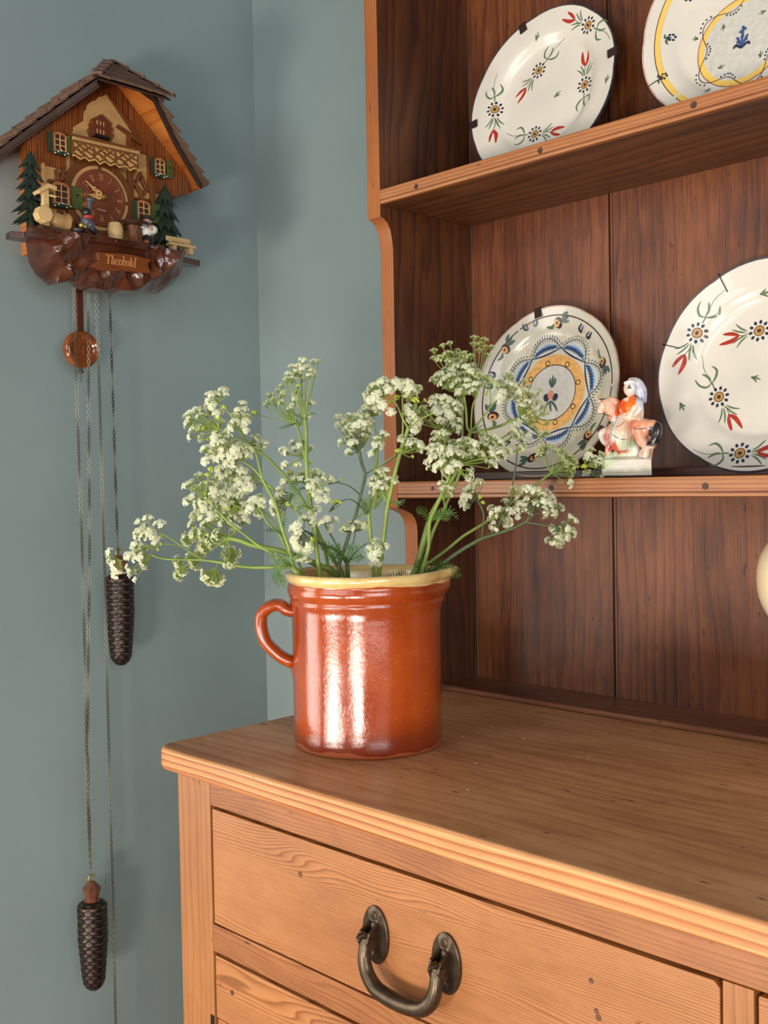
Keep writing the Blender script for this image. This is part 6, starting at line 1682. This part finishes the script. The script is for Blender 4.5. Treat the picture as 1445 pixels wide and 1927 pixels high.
for q in (((808,982,.02),(798,965,.03),(790,960,.04),(783,961,.045)), ((809,980,.02),(826,968,.03),(840,962,.04),(852,968,.045)), ((809,978,.02),(828,966,.03),(846,960,.04),(862,977,.045)), ((809,980,.02),(824,970,.03),(838,972,.04),(846,978,.045))): s.leaf(q, .0055)
s.done()
# 14 / 15 stems reaching right
s = Stem('straight cow parsley stem passing before the middle shelf towards the horse figurine')
s.stalk([(760,1180,-.06),(800,1068,-.03),(809,1058,-.03),(840.5,1034.6,-.03),(870,1010,-.03),(898,992.5,-.03),(919,979,-.03),(960,948,-.03),(1003,916,-.03),(1037,890,-.03)], .0022, .0017)
s.stalk([(1037,890,-.03),(1060,884,-.03),(1080,879,-.03),(1095,877,-.03)], .0012, .0008, 6)
s.cluster((1037,890,-.03), [(920,20,'g'),(900,50,'g'),(1010,20,'g'),(1050,70,'g'),(1100,100,'g'),(1130,150,'g'),(1110,190,'g'),(1080,110,'g'),(1150,110,'g'),(1050,30,'g'),(1090,60,'g'),(1130,80,'g'),(940,0,'g'),(890,20,'g',8),(1115,260,'w',9),(1060,110,'g'),(1120,200,'g',8),(1080,150,'g'),(1150,140,'g',8)], z7, 9.5, .012)
s.cluster((1098,877,-.03), [(1260,20),(1230,90),(1290,80),(1340,60),(1280,130),(1340,130),(1360,140,'w',8),(1230,190),(1330,225,'w',9),(1210,140,'y',8),(1330,90,'w',8),(1250,60,'w',8),(1300,110,'w',8)], z7, 9, .008)
s.done()
s = Stem('lowest right cow parsley stem, forked, against the dark backboard below the shelf')
s.mat = M_STALKD
s.stalk([(770,1180,-.05),(806,1080,.0),(819,1071,.0),(853.6,1045,.0),(880,1028,.0),(906,1013.5,.0)], .0028, .0024)
s.stalk([(906,1013.5,.0),(948,1000,.0),(970,992,.0),(988,983,.0)], .0022, .0018); s.stalk([(988,983,.0),(1015,987,.0),(1043,991,.0)], .0011, .0008, 6)
s.stalk([(988,983,.0),(996,970,.0),(1008,950,.0)], .0010, .0007, 6); s.stalk([(988,983,.0),(1005,970,.0),(1020,962,.0)], .0009, .0007, 6)
s.stalk([(906,1013,.0),(909,987,.005),(909,963.6,.01),(896,937,.01)], .0011, .0008, 6); s.stalk([(912,1010,.0),(924.6,1003,.005),(940,985,.01),(948,970,.01)], .0011, .0007, 6)
s.stalk([(948,968,.01),(958,950,.005),(963,920,.0),(970,880,.0),(974,840,.0)], .0012, .0010, 6)
s.cluster((896,937,.01), [(460,250),(400,290),(370,310),(350,350),(340,390),(370,430),(410,330),(430,270),(490,260,'w',6),(380,360),(420,290,'w',8),(350,410,'w',8),(490,400,'y',7),(470,360,'y',7)], z7, 8.5, .008)
s.cluster((948,968,.01), [(710,300,'g'),(650,390,'f',10),(560,470,'f',10),(550,510),(620,460),(680,460),(600,490),(560,570,'f',10),(580,590,'f',7),(660,550,'f',12),(640,480),(590,450,'w',8),(660,500,'w',8),(540,440,'w',8),(720,310,'g',8),(700,330,'g',8)], z7, 9, .010)
s.cluster((1008,950,.0), [(740,370),(720,450),(740,500),(780,290),(830,320),(800,380),(820,450),(890,310),(950,320),(900,370),(960,380),(930,430),(990,370),(1000,420),(940,480),(1000,480),(1040,430),(1060,440,'w',8),(860,340),(920,340),(870,400),(960,440),(770,330),(810,300),(850,310),(900,340,'g',8),(780,430),(750,410),(830,470),(970,410),(930,390)], z7, 9, .014)
s.cluster((1045,991,.0), [(1120,510),(1150,530,'w',8),(1080,560),(1000,610),(1080,620),(1140,620),(1060,670),(1000,690),(950,670,'w',8),(1040,710,'w',8),(1100,590),(1040,600),(1030,650),(1100,650),(1130,600,'w',8),(980,580,'w',8),(1020,680)], z7, 9, .010)
for q in (((812,1078,.0),(830,1068,.01),(845,1068,.02),(866,1072,.03)), ((812,1080,.0),(832,1076,.01),(850,1078,.02),(868,1084,.03)), ((800,1080,.0),(790,1065,.01),(788,1052,.02)), ((815,1075,.0),(822,1062,.01),(832,1058,.02)), ((806,1080,.0),(795,1074,.01),(785,1072,.02)), ((760,1090,.0),(745,1086,.01),(726,1086,.02)), ((775,1088,.0),(762,1084,.01),(748,1080,.02))): s.leaf(q, .0065)
s.done()

# fallen petals on the dresser top
pm = None
for i, (x, y, l) in enumerate(((871, 1386, 'fallen petal closest behind the jug base'), (895, 1437, 'fallen petal just right of the jug foot'), (924, 1367, 'fallen petal furthest back, towards the backboards'),
                               (985, 1391, 'fallen petal in the middle of the scattered ones'), (1108, 1424, 'fallen petal furthest right of the jug'), (880, 1487, 'fallen petal nearest the front edge'))):
    p_ = at(x, y, 2, 0.0004)
    if pm is None:
        b = MB(); b.ell((0, 0, .0003), (.0013, .0008, .0003), 8, 4); pm = b.mesh('fallen_petal', M_PETAL, smooth=60)
    o = bpy.data.objects.new('fallen_petal', pm); COL.objects.link(o); o.location = p_; o.rotation_euler = (0, 0, i*1.3)
    tag(o, 'tiny white '+l+' on the dresser top', 'petal', 'fallen petals on the dresser top')
